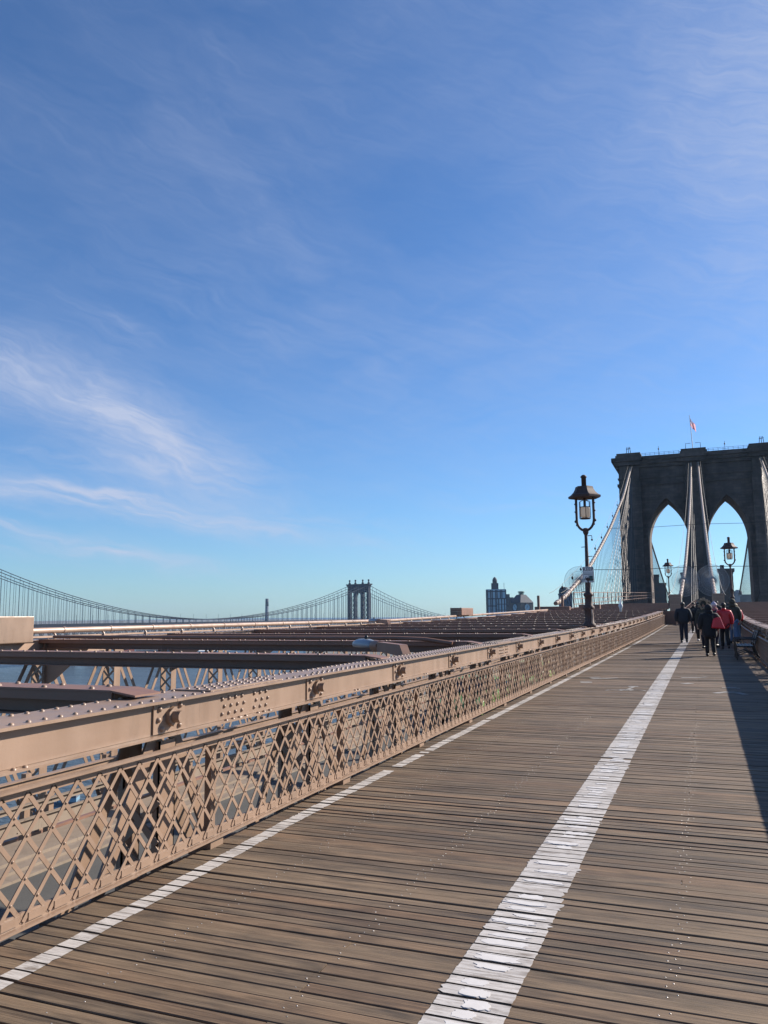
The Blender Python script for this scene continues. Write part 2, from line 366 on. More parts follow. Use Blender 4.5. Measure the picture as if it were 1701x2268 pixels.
# ------------------------------------------------------------------ boardwalk
XL, XR = -3.41, 1.50
mb = MB(W); paint = MB(W); edge = MB(W); flake = MB(W); screws = MB(W)
srows = [-2.62, -1.75, -.22, .78]
y = -1.5
while y < YE + .1:
    wd = .0885 + rnd.uniform(-.004, .004); r = rnd.random(); zt = rnd.uniform(-.003, .003)
    tilt = rnd.uniform(-.0025, .0025)
    xl = XL + rnd.uniform(-.03, .02); xr = XR + rnd.uniform(-.02, .03)
    sk = rnd.uniform(-.004, .004)
    c = .004
    # plank with chamfered top edges
    prof = [(0, -.045), (0, zt - c), (c, zt + tilt), (wd - c, zt - tilt), (wd, zt - c), (wd, -.045)]
    cuts = [xl, xr]
    if rnd.random() < .35: q = rnd.choice((-1.75, -.22, .78)); cuts = [xl, q - .003, q + .003, xr]
    for a, b in zip(cuts[::2], cuts[1::2]):
        rr = r if len(cuts) == 2 else (r + rnd.uniform(-.2, .2)) % 1
        n = len(prof)
        vs = [(a, y + p[0] - sk, p[1]) for p in prof] + [(b, y + p[0] + sk, p[1]) for p in prof]
        mb.add(vs, [tuple(range(n)), tuple(reversed(range(n, 2 * n)))] + [(i, n + i, n + (i + 1) % n, (i + 1) % n) for i in range(n)], 0, rr)
    # painted lines on the plank tops, ragged ends
    new = rnd.random()
    def strip(tgt, x0, x1, rag, zz):
        k = 5; chip = rnd.random() < .10; chip2 = rnd.random() < .12; L = [x0 + rnd.uniform(-rag, rag) * (1 if chip else .12) for _ in range(k)]
        Rr = [x1 + rnd.uniform(-rag, rag) * (1 if chip2 else .12) for _ in range(k)]
        ys = [y + c + (wd - 2 * c) * i / (k - 1) for i in range(k)]
        zs = [zz + zt + tilt - 2 * tilt * i / (k - 1) for i in range(k)]
        vs = [(L[i], ys[i] - sk * .5, zs[i]) for i in range(k)] + [(Rr[i], ys[i], zs[i]) for i in range(k)]
        tgt.add(vs, [(i, i + 1, k + i + 1, k + i) for i in range(k - 1)], 0, min(1, max(0, new + rnd.uniform(-.15, .15))))
    if new > .012: strip(paint, -1.168, -.845, .022, .0035)
    if not (8.05 < y < 8.2 or 9.2 < y < 9.33 or 12.1 < y < 12.2 or rnd.random() < .012): ec = -3.165 + .11 * max(0.0, min(1.0, (5.9 - y) / 2.9)) ** 1.2; strip(edge, ec - .058, ec + .058, .010, .0035)
    if new < .68 and y < 22:      # thick flakes of older paint left along the middle of the line
        fc = -1.01 + rnd.uniform(-.035, .035); fa = rnd.uniform(.05, .135); fb = wd * rnd.uniform(.22, .44); k = 26; ol = []
        for i in range(k):
            a_ = 2 * math.pi * i / k; jx = 1 + rnd.uniform(-.30, .12); cx_, sy_ = math.cos(a_), math.sin(a_)
            ol.append((fc + fa * jx * math.copysign(abs(cx_) ** .6, cx_), y + wd * .5 + fb * (1 + rnd.uniform(-.30, .15)) * math.copysign(abs(sy_) ** .42, sy_)))
        flake.prism(ol, zt + .002, zt + .0047 + rnd.uniform(0, .0012), 'Z')
    if y < 13:
        for sx in srows:
            if rnd.random() < .93:
                j = rnd.uniform(-.03, .03)
                for dxx, dy in ((-.018, .3), (.022, .68)):
                    if rnd.random() < .9: screws.dome((sx + j + dxx + rnd.uniform(-.006, .006), y + wd * dy, zt + .0005), (0, 0, 1), .0042, .0018, 6)
    y += wd + (.0040 + abs(rnd.gauss(0, .0042)) + (.008 if rnd.random() < .05 else 0))
bw = mb.build('boardwalk', M['wood']); tag(bw, kind='structure')
screws.build('screw', M['screw'], bw, stuff=True)
j = MB(W)
for sx in srows + [XL + .10, XR - .10, -3.05, .2]:
    for i in range(len(nodes) - 1): j.box(sx - .05, sx + .05, nodes[i], nodes[i + 1] - .004, -.30, -.05)
j.build('joist', M['grey_steel'], bw)
o = paint.build('centre_line', M['paint']); tag(o, kind='structure'); flake.build('paint_flake', M['flake'], o, stuff=True)
tag(edge.build('edge_line', M['paint']), kind='structure')

# worn stencils: a cyclist in the left lane, a walker and arrow in the right lane
st = MB(W)
def sline(p, q, wd):
    (x0, y0), (x1, y1) = p, q; d = Vector((x1 - x0, y1 - y0)); n = Vector((-d.y, d.x)).normalized() * wd / 2
    st.add([(x0 + n.x, y0 + n.y, .0062), (x0 - n.x, y0 - n.y, .0062), (x1 - n.x, y1 - n.y, .0062), (x1 + n.x, y1 + n.y, .0062)], [(0, 1, 2, 3)])
def sring(cx, cy, r, w_, a0=0, a1=6.283, k=12):
    for i in range(k):
        a, b = a0 + (a1 - a0) * i / k, a0 + (a1 - a0) * (i + 1) / k
        sline((cx + r * math.cos(a), cy + r * math.sin(a) * 1.6), (cx + r * math.cos(b), cy + r * math.sin(b) * 1.6), w_)
sring(-1.82, 17.2, .17, .05, .3, 2.8, 6); sring(-1.36, 17.3, .17, .05, .3, 2.8, 6)
for a, b, w_ in (((-1.72, 17.5), (-1.45, 17.6), .16), ((-1.6, 17.4), (-1.5, 18.3), .07), ((-1.62, 18.3), (-1.42, 18.35), .16), ((-2.75, 19.1), (-2.5, 19.15), .3),
                 ((-2.62, 20.1), (-2.3, 20.3), .22), ((-2.45, 20.2), (-2.05, 20.5), .14), ((-2.7, 20.4), (-2.5, 20.6), .14),
                 ((-.62, 21.0), (-.2, 21.1), .16), ((-.25, 21.1), (-.05, 21.3), .1), ((-.52, 19.4), (-.38, 19.3), .3),
                 ((.10, 17.3), (.38, 17.7), .16), ((.38, 17.7), (.66, 17.2), .16), ((.28, 17.6), (.55, 17.5), .25), ((.34, 18.6), (.50, 18.55), .3), ((.25, 18.5), (.6, 18.5), .12)): sline(a, b, w_)
tag(st.build('worn_stencil', M['worn']), kind='structure')

# ------------------------------------------------------------------ lattice railings beside the boardwalk
PI_ = math.pi
def lattice(X, sgn, label, yend, group):
    """sgn +1: faces +X"""
    t_ = thing('lattice_railing', label, 'railing', W(Vector((X, 0, 0)))); b = t_.location
    top = MB(W); bot = MB(W); br = MB(W); post = []
    segs = [-2.0] + [n for n in nodes if n > -2 and n < yend] + [yend]
    for a, c in zip(segs[:-1], segs[1:]):
        c2 = c - .004
        top.box(X - .010, X + .010, a, c2, .712, .770); top.box(X + sgn * .010, X + sgn * .055, a, c2, .758, .770)
        bot.box(X - .008, X + .008, a, c2, .062, .135); bot.box(X + sgn * .008, X + sgn * .050, a, c2, .062, .072)
    p = .1792; ph = 3.347; k0 = int((-1.8 - ph) / p)
    k = k0
    while ph + (k + 3) * p < yend:
        ya = ph + k * p; near = ya < 26
        for d, off in ((1, .011), (-1, .017)):
            y0, y1 = (ya, ya + 3 * p) if d > 0 else (ya + 3 * p, ya)
            a = Vector((X + sgn * (off - .004), y0, .728)); c = Vector((X + sgn * (off - .004), y1, .088))
            br.bar(a, c, .025, .006, (1, 0, 0))
        if -1 < ya < 14:
            for q in range(1, 6):
                zz = .728 - .640 * q / 6
                yy = ya + 3 * p * q / 6
                br.dome((X + sgn * .017, yy, zz), (sgn, 0, 0), .0085, .006, 6)
        # raised pads of the bottom rail between the bars
        if near: bot.box(X + sgn * .008, X + sgn * .020, ya + .032, ya + p - .032, .085, .125)
        k += 1
    top.build('top_rail', M['steel'], t_, b); bot.build('bottom_rail', M['steel'], t_, b); br.build('lattice', M['steel'], t_, b)
    for n in nodes:
        if n < yend and n > -2:
            q = MB(W); q.box(X - sgn * .075, X - sgn * .02, n + .35, n + .41, -.10, .72); q.box(X - sgn * .16, X + sgn * .02, n + .30, n + .46, -.12, .05)
            q.build('rail_post', M['steel'], t_, b)
    return t_
lattice(-3.36, 1, 'tan steel lattice railing of crossed flat bars on the sunlit side of the boardwalk', YE, None)
lattice(1.56, -1, 'shaded lattice railing behind the black bench', YE, None)

# ------------------------------------------------------------------ trusses
def inner_truss(X, sgn, label, detail=True):
    """X: edge of the top plate towards the boardwalk; the chord runs away from it"""
    t_ = thing('bridge_truss', label, 'truss', W(Vector((X, 0, 0)))); b = t_.location
    s = -sgn
    ch = MB(W)
    for a, c in zip(nodes[:-1], nodes[1:]):
        c2 = c - .003
        def bx(x0, x1, z0, z1, ya=a, yb=c2): ch.box(min(x0, x1), max(x0, x1), ya, yb, z0, z1)
        bx(X, X + s * .42, 1.052, 1.071)                       # top plate
        bx(X + s * .064, X + s * .078, .841, 1.050)            # web towards the boardwalk
        bx(X + s * .364, X + s * .378, .812, 1.050)            # outer web
        bx(X + s * .058, X + s * .063, 1.020, 1.050); bx(X - s * .004, X + s * .078, .826, .839)   # angles
        bx(X + s * .364, X + s * .42, .797, .810)
        if detail and a < 40:
            k = int((c - a) / .1126)
            for i in range(k):
                yy = a + (i + .25) * (c - a) / k; n_ = 8 if a < 14 else 6
                ch.dome((X + s * .055, yy, 1.071), (0, 0, 1), .0165, .014, n_); ch.dome((X + s * .365, yy + .056, 1.071), (0, 0, 1), .0165, .014, n_)
                if a > 6.5 and a < 20: ch.dome((X + s * .13, yy + .056, 1.071), (0, 0, 1), .0165, .014, n_)
            ch.dome((X + s * .024, a + .86, .839), (0, 0, 1), .017, .014, 8); ch.dome((X + s * .024, a + .94, .839), (0, 0, 1), .017, .014, 8)
    if detail:
        for yc in (5.75, 14.76, 23.77, 32.78, 41.8):           # riveted splices with their cover plate
            for i in range(8):
                if i == 4: continue
                for q in range(3):
                    yy = yc - .36 + i * .095 + (.03 if q == 1 else 0)
                    ch.dome((X + s * .064, yy, .886 + q * .056), (-s, 0, 0), .017, .015, 8)
                ch.dome((X + s * .024, yc - .36 + i * .095, .839), (0, 0, 1), .017, .014, 8)
            ch.box(min(X + s * .04, X + s * .385), max(X + s * .04, X + s * .385), yc - .55, yc + .55, 1.0725, 1.083)
            for i in range(11):
                for q in (.10, .19, .28): ch.dome((X + s * q, yc - .5 + i * .1, 1.083), (0, 0, 1), .0165, .014, 8)
    ch.build('top_chord', M['steel'], t_, b)
    plate0 = None
    for i, n in enumerate(nodes):
        base = W(Vector((X + s * .064, n, .95)))
        if plate0 is None:
            q = MB(); q.box(-.012 if s < 0 else -.002, .002 if s < 0 else .012, -.19, .16, -.104, .094); e = -s
            q.v = [Vector((abs(p.x) * 0 + (e * .012 if abs(p.x) > .005 else -e * .002), p.y, p.z)) for p in q.v]
            for (yy, zz) in ((-.13, .06), (-.14, -.01), (-.10, -.075), (.10, .065), (.125, -.005), (.095, -.07)): q.dome((e * .012, yy, zz), (e, 0, 0), .021, .02, 8)
            pl = q.build('pin_plate', M['steel'], t_); pl.location = base - b
            q = MB(); q.tube([(e * .012, 0, 0), (e * .045, 0, 0)], .068, 6); q.tube([(e * .045, 0, 0), (e * .105, 0, 0)], .042, 10)
            q.build('pin_nut', M['steel'], pl); plate0 = pl
        else:
            c_ = dup(plate0, base - b, parent=t_)
    for i, n in enumerate(nodes):
        q = MB(W); xa, xb = X + s * .07, X + s * .36
        for xx in (xa, xb):
            q.box(min(xx, xx + s * .012), max(xx, xx + s * .012), n - .09, n + .09, -2.9, .79)
            for dy in (-.09, .082): q.box(min(xx, xx + s * .05), max(xx, xx + s * .05), n + dy, n + dy + .008, -2.9, .79)
        z = .70
        while z > -2.7:
            q.bar((xa, n - .095, z), (xb, n - .095, z - .28), .05, .008, (0, 1, 0)); q.bar((xb, n - .101, z), (xa, n - .101, z - .28), .05, .008, (0, 1, 0))
            z -= .30
        q.build('post', M['steel'], t_, b)
        for dj in (-1, 1):
            if 0 <= i + dj < len(nodes):
                q = MB(W); m_ = nodes[i + dj]
                for off in (.11, .30):
                    q.bar((X + s * off, n + dj * .10, .84), (X + s * off, n + (m_ - n) * .98, -2.85), .105, .018, (1, 0, 0))
                q.build('diagonal', M['steel'], t_, b)
    q = MB(W)
    for a, c in zip(nodes[:-1], nodes[1:]): q.box(min(X + s * .05, X + s * .38), max(X + s * .05, X + s * .38), a, c - .003, -3.15, -2.85)
    q.build('bottom_chord', M['steel'], t_, b)
    return t_
inner_truss(-3.433, 1, 'riveted tan truss whose sunlit top chord runs along the lattice railing')
inner_truss(1.63, -1, 'riveted steel truss with a shaded top chord behind the bench side of the boardwalk', True)

def outer_truss(X, s, label, yend):
    """s: direction away from the boardwalk"""
    t_ = thing('outer_truss', label, 'truss', W(Vector((X, 0, 0)))); b = t_.location
    ns = [Y0 + S * i for i in range(-3, 60) if Y0 + S * i < yend]
    ch = MB(W)
    for a, c in zip(ns[:-1], ns[1:]):
        ch.box(min(X, X + s * .5), max(X, X + s * .5), a, c - .003, 1.09, 1.11); ch.box(X - .05, X + .05, a, c - .003, .80, 1.088)
        for i in range(10):
            if a < 30: ch.dome((X + s * .05, a + (i + .5) * S / 10, 1.11), (0, 0, 1), .017, .015, 6)
    ch.build('top_chord', M['pipe'], t_, b)
    for i, n in enumerate(ns[:40]):
        q = MB(W)
        q.box(X + .03, X + .17, n + .09, n + .11, -2.9, 1.08) if s < 0 else q.box(X - .17, X - .03, n + .09, n + .11, -2.9, 1.08)
        q.box(X + .16, X + .175, n - .11, n + .11, -2.9, 1.08); q.box(X - .175, X - .16, n - .11, n + .11, -2.9, 1.08)
        z = .95
        while z > -2.8:
            q.bar((X - .16, n - .112, z), (X + .16, n - .112, z - .3), .05, .008, (0, 1, 0)); q.bar((X + .16, n - .118, z), (X - .16, n - .118, z - .3), .05, .008, (0, 1, 0)); z -= .32
        q.build('post', M['steel'], t_, b)
        for dj in (-1, 1):
            if 0 <= i + dj < min(40, len(ns)):
                m_ = ns[i + dj]; q = MB(W)
                for off in (-.11, .11): q.bar((X + off, n + (m_ - n) * .93, .9), (X + off, n + dj * .06, -2.8), .085, .016, (1, 0, 0))
                q.build('diagonal', M['steel'], t_, b)
    q = MB(W)
    for a, c in zip(ns[:-1], ns[1:]): q.box(X - .2, X + .2, a, c - .003, -3.2, -2.88)
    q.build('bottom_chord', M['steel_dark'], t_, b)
    return t_
XO = -13.3
outer_truss(XO - .25, -1, 'tan truss with V shaped bracing beyond the left roadway, river behind it', 120)
outer_truss(12.2, 1, 'tan steel truss at the far edge of the roadway beyond the bench', 70)

# pipe handrail along the outer truss
t_ = thing('pipe_rail', 'thick pale pipe on short brackets along the top of the far truss, above the roadway', 'pipe', W(Vector((XO - .1, 13, 1.1)))); b = t_.location
xs = XO - .1
def pz(Y): return 1.375 + .0016 * (Y - 13)
def Wp(p): return Vector((p.x, p.y, p.z))
q = MB(); q.tube([(xs, y_, pz(y_) + .0041 * y_ * .0 + (1.0 if False else 0)) for y_ in range(13, 36, 2)] + [(xs, y_, 1.4102 + (y_ - 35) * .0140 + max(0, y_ - 35) ** 2 * .00003) for y_ in range(37, 84, 3)], .062, 10)
for k in range(26):
    y_ = 14.2 + k * 1.5 * (1 + k * .02); z_ = pz(y_) if y_ < 36 else 1.4102 + (y_ - 35) * .0140
    q.tube([(xs, y_ - .03, z_), (xs, y_ + .03, z_)], .074, 10)
q.build('pipe', M['pipe'], t_, b)
q = MB(); 
for a in range(13, 40, 3): q.box(xs - .03, xs + .03, a, a + 2.996, pz(a) - .155, pz(a) - .115)
q.build('lower_rail', M['pipe'], t_, b)
for k in range(22):
    y_ = 13.9 + 1.55 * k; z0 = 1.11 + dz(y_); z1 = (pz(y_) if y_ < 36 else 1.4102 + (y_ - 35) * .0140) - .05
    q = MB(); q.tube([(xs + .05, y_, z0), (xs + .05, y_, z0 + (z1 - z0) * .6), (xs, y_, z1)], .028, 6); q.build('bracket', M['pipe'], t_, b)

def cover_box(x0, x1, y0, y1, z0, z1, label, m_):
    t_ = thing('cable_cover_box', label, 'box', ((x0 + x1) / 2, (y0 + y1) / 2, z0)); b = t_.location
    q = MB(); q.box(x0, x1, y0, y1, z0, z1); q.build('cover', m_, t_, b, bevel=.02)
    q = MB()
    n = 3
    for i in range(n):
        zz = z0 + (z1 - z0) * (i + .5) / n
        q.box(x0 - .006, x1 + .006, y0 - .012, y0 - .002, zz - .012, zz + .012)
        for xx in (x0 + .05, x1 - .05):
            q.dome((xx, y0 - .002, zz + .08), (0, -1, 0), .02, .02, 6); q.dome((xx, y0 - .002, zz - .08), (0, -1, 0), .02, .02, 6)
    q.build('seam_strip', M['pipe'], t_, b)
    return t_
cover_box(-14.0, -13.3, 11.9, 13.23, 1.13, 1.69, 'pale pink steel cover box at the near end of the thick pipe', M['steel'])
cover_box(-13.8, -13.1, 45.1, 47.6, 1.60, 2.03, 'brown steel cover box straddling the pipe far along the outer truss', M['steel_dark'])
cover_box(-2.60, -1.70, 69.0, 70.6, 1.50, 3.12, 'pinkish steel box where the cable left of the walkway comes down', M['steel'])
cover_box(.62, 1.50, 69.0, 70.6, 1.50, 3.14, 'pinkish steel box where the cable on the bench side comes down', M['steel'])

# ------------------------------------------------------------------ overhead cross beams of the roadways
def beam(x0, x1, Y, label, group=None, detail=True):
    t_ = thing('cross_beam', label, 'steel beam', W(Vector((x0, Y, 1.0))), group=group); b = t_.location
    x0, x1 = min(x0, x1), max(x0, x1)
    q = MB(W); dr = .0
    n = 4
    for i in range(n):
        a = x0 + (x1 - x0) * i / n; c = x0 + (x1 - x0) * (i + 1) / n - .002
        q.box(a, c, Y - .15, Y + .15, 1.118, 1.132); q.box(a, c, Y - .012, Y + .012, .948, 1.117)
        q.box(a, c, Y - .14, Y - .125, 1.052, 1.117); q.box(a, c, Y - .11, Y + .11, .934, .947)
    for xe in (x0 - .012, x1 + .001): q.box(xe, xe + .011, Y - .12, Y + .12, .934, 1.117)
    xs_ = x1 if x1 < 0 else x0; d_ = 1 if x1 < 0 else -1
    q.hexa([(xs_, Y - .15, 1.118), (xs_ + d_ * .20, Y - .14, 1.088), (xs_ + d_ * .20, Y + .14, 1.088), (xs_, Y + .15, 1.118), (xs_, Y - .15, 1.131), (xs_ + d_ * .20, Y - .14, 1.101), (xs_ + d_ * .20, Y + .14, 1.101), (xs_, Y + .15, 1.131)])
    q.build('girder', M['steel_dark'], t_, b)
    if detail and x1 < 0:
        q = MB(W); q.prism([(x0 + .02, .93), (x0 + 1.25, .93), (x0 + .35, .25), (x0 + .02, .10)], Y - .02, Y + .01, 'Y')
        for u_ in (.25, .5, .75, 1.0): q.dome((x0 + u_, Y - .02, .86), (0, -1, 0), .02, .018, 6)
        q.build('knee_brace', M['steel'], t_, b)
    if detail:
        q = MB(W); k = int((x1 - x0) / .42)
        for i in range(k):
            for dy in (-.09, .09): q.dome((x0 + (i + .5) * (x1 - x0) / k, Y + dy, 1.132), (0, 0, 1), .022, .019, 6)
        q.build('rivet', M['steel'], t_, b, stuff=True)
    return t_
ordn = ['nearest', 'second', 'third', 'fourth', 'fifth', 'sixth', 'seventh']
k = 0; Y = Y0 - .03
while Y < 118:
    lab = 'shade-darkened brown overhead cross beam over the left roadway, %s one counted from the viewer' % ordn[k] if k < 7 else 'shade-darkened brown overhead cross beam stacked edge on in the dark band by the lamp post'
    beam(-3.86, XO - .2, Y, lab, None if k < 7 else 'far cross beams over the left roadway', Y < 70)
    if Y > 22: beam(2.06, 12.0, Y, 'shade-darkened brown overhead cross beam seen edge on behind the bench side railing', 'cross beams over the right roadway', Y < 50)
    k += 1; Y += 4.504

# conduit lying on the third beam
t_ = thing('conduit', 'dark thin conduit along a cross beam top, bending down at the truss', 'pipe', W(Vector((-5, 13, 1.2)))); b = t_.location
q = MB(W); q.tube([(-13, 13.5, 1.19), (-8, 13.5, 1.19), (-5.2, 13.5, 1.19), (-4.6, 13.5, 1.17), (-4.1, 13.5, 1.10)], .035, 6); q.build('tube', M['steel_dark'], t_, b)

# ------------------------------------------------------------------ roadways with kerbs and guard rails
def road(x0, x1, name):
    q = MB(W)
    for a in range(-8, 228, 4): q.add([(x0, a, -2.5), (x1, a, -2.5), (x1, a + 4, -2.5), (x0, a + 4, -2.5)], [(0, 1, 2, 3)])
    o = q.build(name, M['asphalt']); tag(o, kind='structure'); return o
road(-11.2, -3.0, 'road_left'); road(1.2, 11.2, 'road_right')
q = MB(W)
for a in range(-8, 120, 2):
    q.box(-11.66, -10.80, a, a + 1.996, -2.62, -2.36); q.box(-10.80, -10.50, a, a + 1.996, -2.62, -2.41); q.box(-10.50, -10.25, a, a + 1.996, -2.62, -2.455)
    for x_ in (-11.2, -10.65, -10.36): q.dome((x_, a + 1, -2.36 if x_ < -11 else -2.41 if x_ < -10.5 else -2.455), (0, 0, 1), .03, .02, 6)
tag(q.build('kerb', M['kerb']), kind='structure')
t_ = thing('guard_rail', 'tan steel guard rails in front of the far truss, above the roadway kerb', 'guard rail', W(Vector((-12.3, 0, -2.3)))); b = t_.location
for (z0, z1) in ((-1.62, -1.46),):
    q = MB(W)
    for a in range(-8, 116, 4): q.box(-12.36, -12.26, a, a + 3.997, z0, z1); q.box(-12.26, -12.20, a, a + 3.997, z1 - .02, z1)
    q.build('rail', M['steel'], t_, b)
for (z0, z1, x_) in ((-1.88, -1.77, -11.72), (-2.29, -2.03, -11.72)):
    q = MB(W)
    for a in range(-8, 116, 4):
        q.box(x_ - .05, x_, a, a + 3.997, z0, z1); q.box(x_, x_ + .07, a, a + 3.997, z1 - .015, z1)
        if a < 30:
            for u_ in (.3, .5, 2.0, 2.2, 3.5): q.dome((x_, a + u_, z0 + .05), (1, 0, 0), .018, .015, 6)
    q.build('rail', M['kerb'], t_, b)
for i in range(45):
    n = Y0 + S * (i - 3) + .8; q = MB(W); q.box(-12.5, -12.38, n, n + .14, -3.0, -1.40); q.box(-11.90, -11.78, n, n + .12, -2.6, -1.74); q.build('rail_post', M['steel'], t_, b)

exec_later = []
# ------------------------------------------------------------------ lamp posts
def lamp_post(loc, label, rz=0.0, src=None):
    if src: return dup(src, loc, rz, label)
    t_ = thing('lamp_post', label, 'street lamp', loc, rz, 'old fashioned lamp posts along the walkway')
    q = MB(); q.lathe([(.21, 0), (.21, .10), (.15, .16), (.14, .55), (.18, .60), (.18, .66), (.125, .72), (.11, .98), (.155, 1.02), (.155, 1.08), (.095, 1.14), (.09, 1.5), (.115, 1.53), (.115, 1.58), (.068, 1.64), (.05, 2.9), (.05, 3.05)], 12)
    q.build('post', M['lamp_iron'], t_)
    q = MB()
    # the open yoke: two arms that rise from the post and carry the roof
    for sx in (-1, 1):
        pts = []
        for i in range(9):
            a = -PI_ / 2 + (PI_ / 2) * i / 8; pts.append((sx * .31 * math.cos(a), 0, 3.52 + .36 * math.sin(a)))
        pts += [(sx * .31, 0, 4.26)]
        q.tube(pts, .043, 8)
        for zz in (3.80, 4.06): q.ball((sx * .325, 0, zz), .058, 8, 0, (1, 1, .6))
        q.ball((sx * .345, 0, 3.48), .05, 8); q.ball((sx * .30, 0, 3.36), .045, 8)
    q.lathe([(.05, 3.0), (.09, 3.08), (.10, 3.16), (.11, 3.20), (.06, 3.24)], 10)
    q.build('yoke', M['lamp_iron'], t_)
    q = MB(); q.lathe([(.53, 4.24), (.54, 4.31), (.45, 4.36), (.36, 4.45), (.31, 4.54), (.285, 4.62)], 6, smooth=False, ph=.26)
    q.lathe([(.08, 4.62), (.08, 4.92), (.105, 4.93), (.105, 4.96), (.07, 5.00), (.04, 5.02)], 10); q.tube([(0, 0, 3.94), (0, 0, 4.24)], .045, 8)
    q.build('roof', M['lamp_iron'], t_)
    q = MB(); q.lathe([(.10, 3.59), (.15, 3.61), (.165, 3.66), (.165, 3.86), (.165, 3.92)], 14); q.build('glass_globe', M['frost'], t_)
    q = MB()
    for i in range(6):
        a = i * PI_ / 3 + .1; x_, y_ = .185 * math.cos(a), .185 * math.sin(a); q.tube([(x_, y_, 3.57), (x_, y_, 4.12), (x_ * .3, y_ * .3, 4.17)], .012, 5)
    q.lathe([(.17, 3.54), (.18, 3.565), (.14, 3.58)], 12); q.lathe([(.18, 3.93), (.18, 3.945)], 12); q.build('cage', M['lamp_iron'], t_)
    return t_
L1 = W(Vector((-3.62, 27.75, 1.07)))
lamp1 = lamp_post(L1, 'tall brown cast iron lamp post with the white KEEP sign on its shaft', R_(-20))
lamp_post((-3.25, 87, 2.12), 'small distant lamp post in front of the open arch behind the walkway box', R_(-20), lamp1)
lamp_post((1.72, 57.2, 1.56), 'lamp post standing on the truss beyond the people in red', R_(-20), lamp1)
q = MB()
for (z, x0, x1) in ((2.98, .03, .20), (2.62, -.18, -.03), (2.30, .03, .2), (1.55, .05, .22), (1.16, -.22, -.05)):
    q.tube([(x0, 0, z), (x1, 0, z)], .012, 6)
q.tube([(.2, 0, 2.98), (.21, 0, 2.95), (.21, 0, 2.87)], .012, 6); q.ball((.21, 0, 2.84), .035, 8)
q.build('step_iron', M['lamp_iron'], lamp1)
q = MB(); q.tube([(.12, -.08, .0), (.16, -.08, .35), (.12, -.06, .62), (.06, -.02, .78)], .03, 8); q.build('cable_conduit', M['pipe'], lamp1)

def text_mesh(txt, size):
    cu = bpy.data.curves.new('lettering', 'FONT'); cu.body = txt; cu.size = size; cu.align_x = 'CENTER'; cu.align_y = 'CENTER'
    cu.extrude = .002
    ob = bpy.data.objects.new('lettering', cu); C.objects.link(ob)
    me = bpy.data.meshes.new_from_object(ob.evaluated_get(bpy.context.evaluated_depsgraph_get())); bpy.data.objects.remove(ob)
    return me
lamp1.scale = (1.035, 1.035, 1.035)
sg = thing('walkway_sign', 'white KEEP sign with two small pictogram panels on the tall lamp post', 'sign', L1 + Vector((.03, -.075, 1.76)), R_(16))
q = MB(); q.box(-.185, .185, -.008, .008, -.26, .27); q.build('panel', M['white'], sg, bevel=.006)
me = text_mesh('KEEP', .155); me.materials.append(M['ink'])
o = bpy.data.objects.new('lettering', me); C.objects.link(o); o.parent = sg; o.location = (0, -.011, .175); o.rotation_euler = (PI_ / 2, 0, 0)
q = MB()
for a, c in ((-.17, .17),): q.box(a, c, -.0125, -.009, .245, .252); q.box(a, c, -.0125, -.009, -.245, -.238)
q.box(-.172, -.166, -.0125, -.009, -.245, .252); q.box(.166, .172, -.0125, -.009, -.245, .252); q.box(-.166, .166, -.0125, -.009, .062, .069)
q.box(-.15, .15, -.0125, -.009, .01, .028); q.box(-.004, .004, -.0125, -.009, -.22, -.005)
q.build('border', M['ink'], sg)
q = MB()   # cyclist pictogram, walker pictogram
for cx in (-.125, -.06): q.tube([(cx + .024 * math.cos(a), -.012, -.16 + .024 * math.sin(a)) for a in [i * PI_ / 6 for i in range(13)]], .005, 4)
q.bar((-.125, -.012, -.16), (-.09, -.012, -.12), .01, .004, (0, 1, 0)); q.bar((-.09, -.012, -.12), (-.06, -.012, -.16), .01, .004, (0, 1, 0)); q.bar((-.10, -.012, -.12), (-.075, -.012, -.07), .022, .004, (0, 1, 0)); q.ball((-.07, -.012, -.05), .012, 8, 0, (1, .3, 1))
q.build('cyclist_symbol', M['ink'], sg)
q = MB(); q.box(.03, .15, -.0125, -.0085, -.21, -.03); q.build('walker_panel', M['green_ink'], sg)

translucent(M['frost'], .65, 1)
# cobra head road lights over the left roadway
def road_light(hd, arm_end, label, src=None):
    if src: return dup(src, hd, None, label)
    t_ = thing('road_light', label, 'street light', hd, 0, 'road lights over the left roadway')
    d = Vector(arm_end) - Vector(hd); L = d.length; rz = math.atan2(d.y, d.x); t_.rotation_euler = (0, 0, rz)
    q = MB()
    vs = []; fs = []
    prof = [(-.02, .035, .03), (.08, .10, .075), (.25, .14, .10), (.50, .125, .10), (.70, .09, .085), (.74, .075, .075)]
    for (x, hw, hh) in prof:
        for k in range(10):
            th = 2 * PI_ * k / 10; vs.append((x, hw * math.cos(th), hh * max(-.35, math.sin(th)) + .02))
    for i in range(len(prof) - 1):
        for k in range(10): fs.append((i * 10 + k, i * 10 + (k + 1) % 10, (i + 1) * 10 + (k + 1) % 10, (i + 1) * 10 + k))
    fs.append(tuple(range(10))); fs.append(tuple(range(50, 60))); q.add(vs, fs, 0, None, True)
    q.build('lamp_head', M['lampgrey'], t_)
    q = MB(); q.lathe([(.03, .11), (.03, .15), (.02, .17)], 8, (.45, 0, 0)); q.build('photocell', M['black_iron'], t_)
    q = MB(); q.tube([(.74, 0, .02), (.80, 0, .02), (1.0, 0, .03)], [.075, .09, .075], 8); q.hexa([(1.0, -.06, -.045), (L, -.06, -.10), (L, .06, -.10), (1.0, .06, -.045), (1.0, -.06, .085), (L - .15, -.06, .07), (L - .15, .06, .07), (1.0, .06, .085)])
    q.build('arm', M['steel_dark'], t_)
    return t_
rl = road_light((-5.25, 11.95, 1.17), (-3.85, 10.55, 1.12), 'grey cobra head road light on a brown arm just behind the left truss')
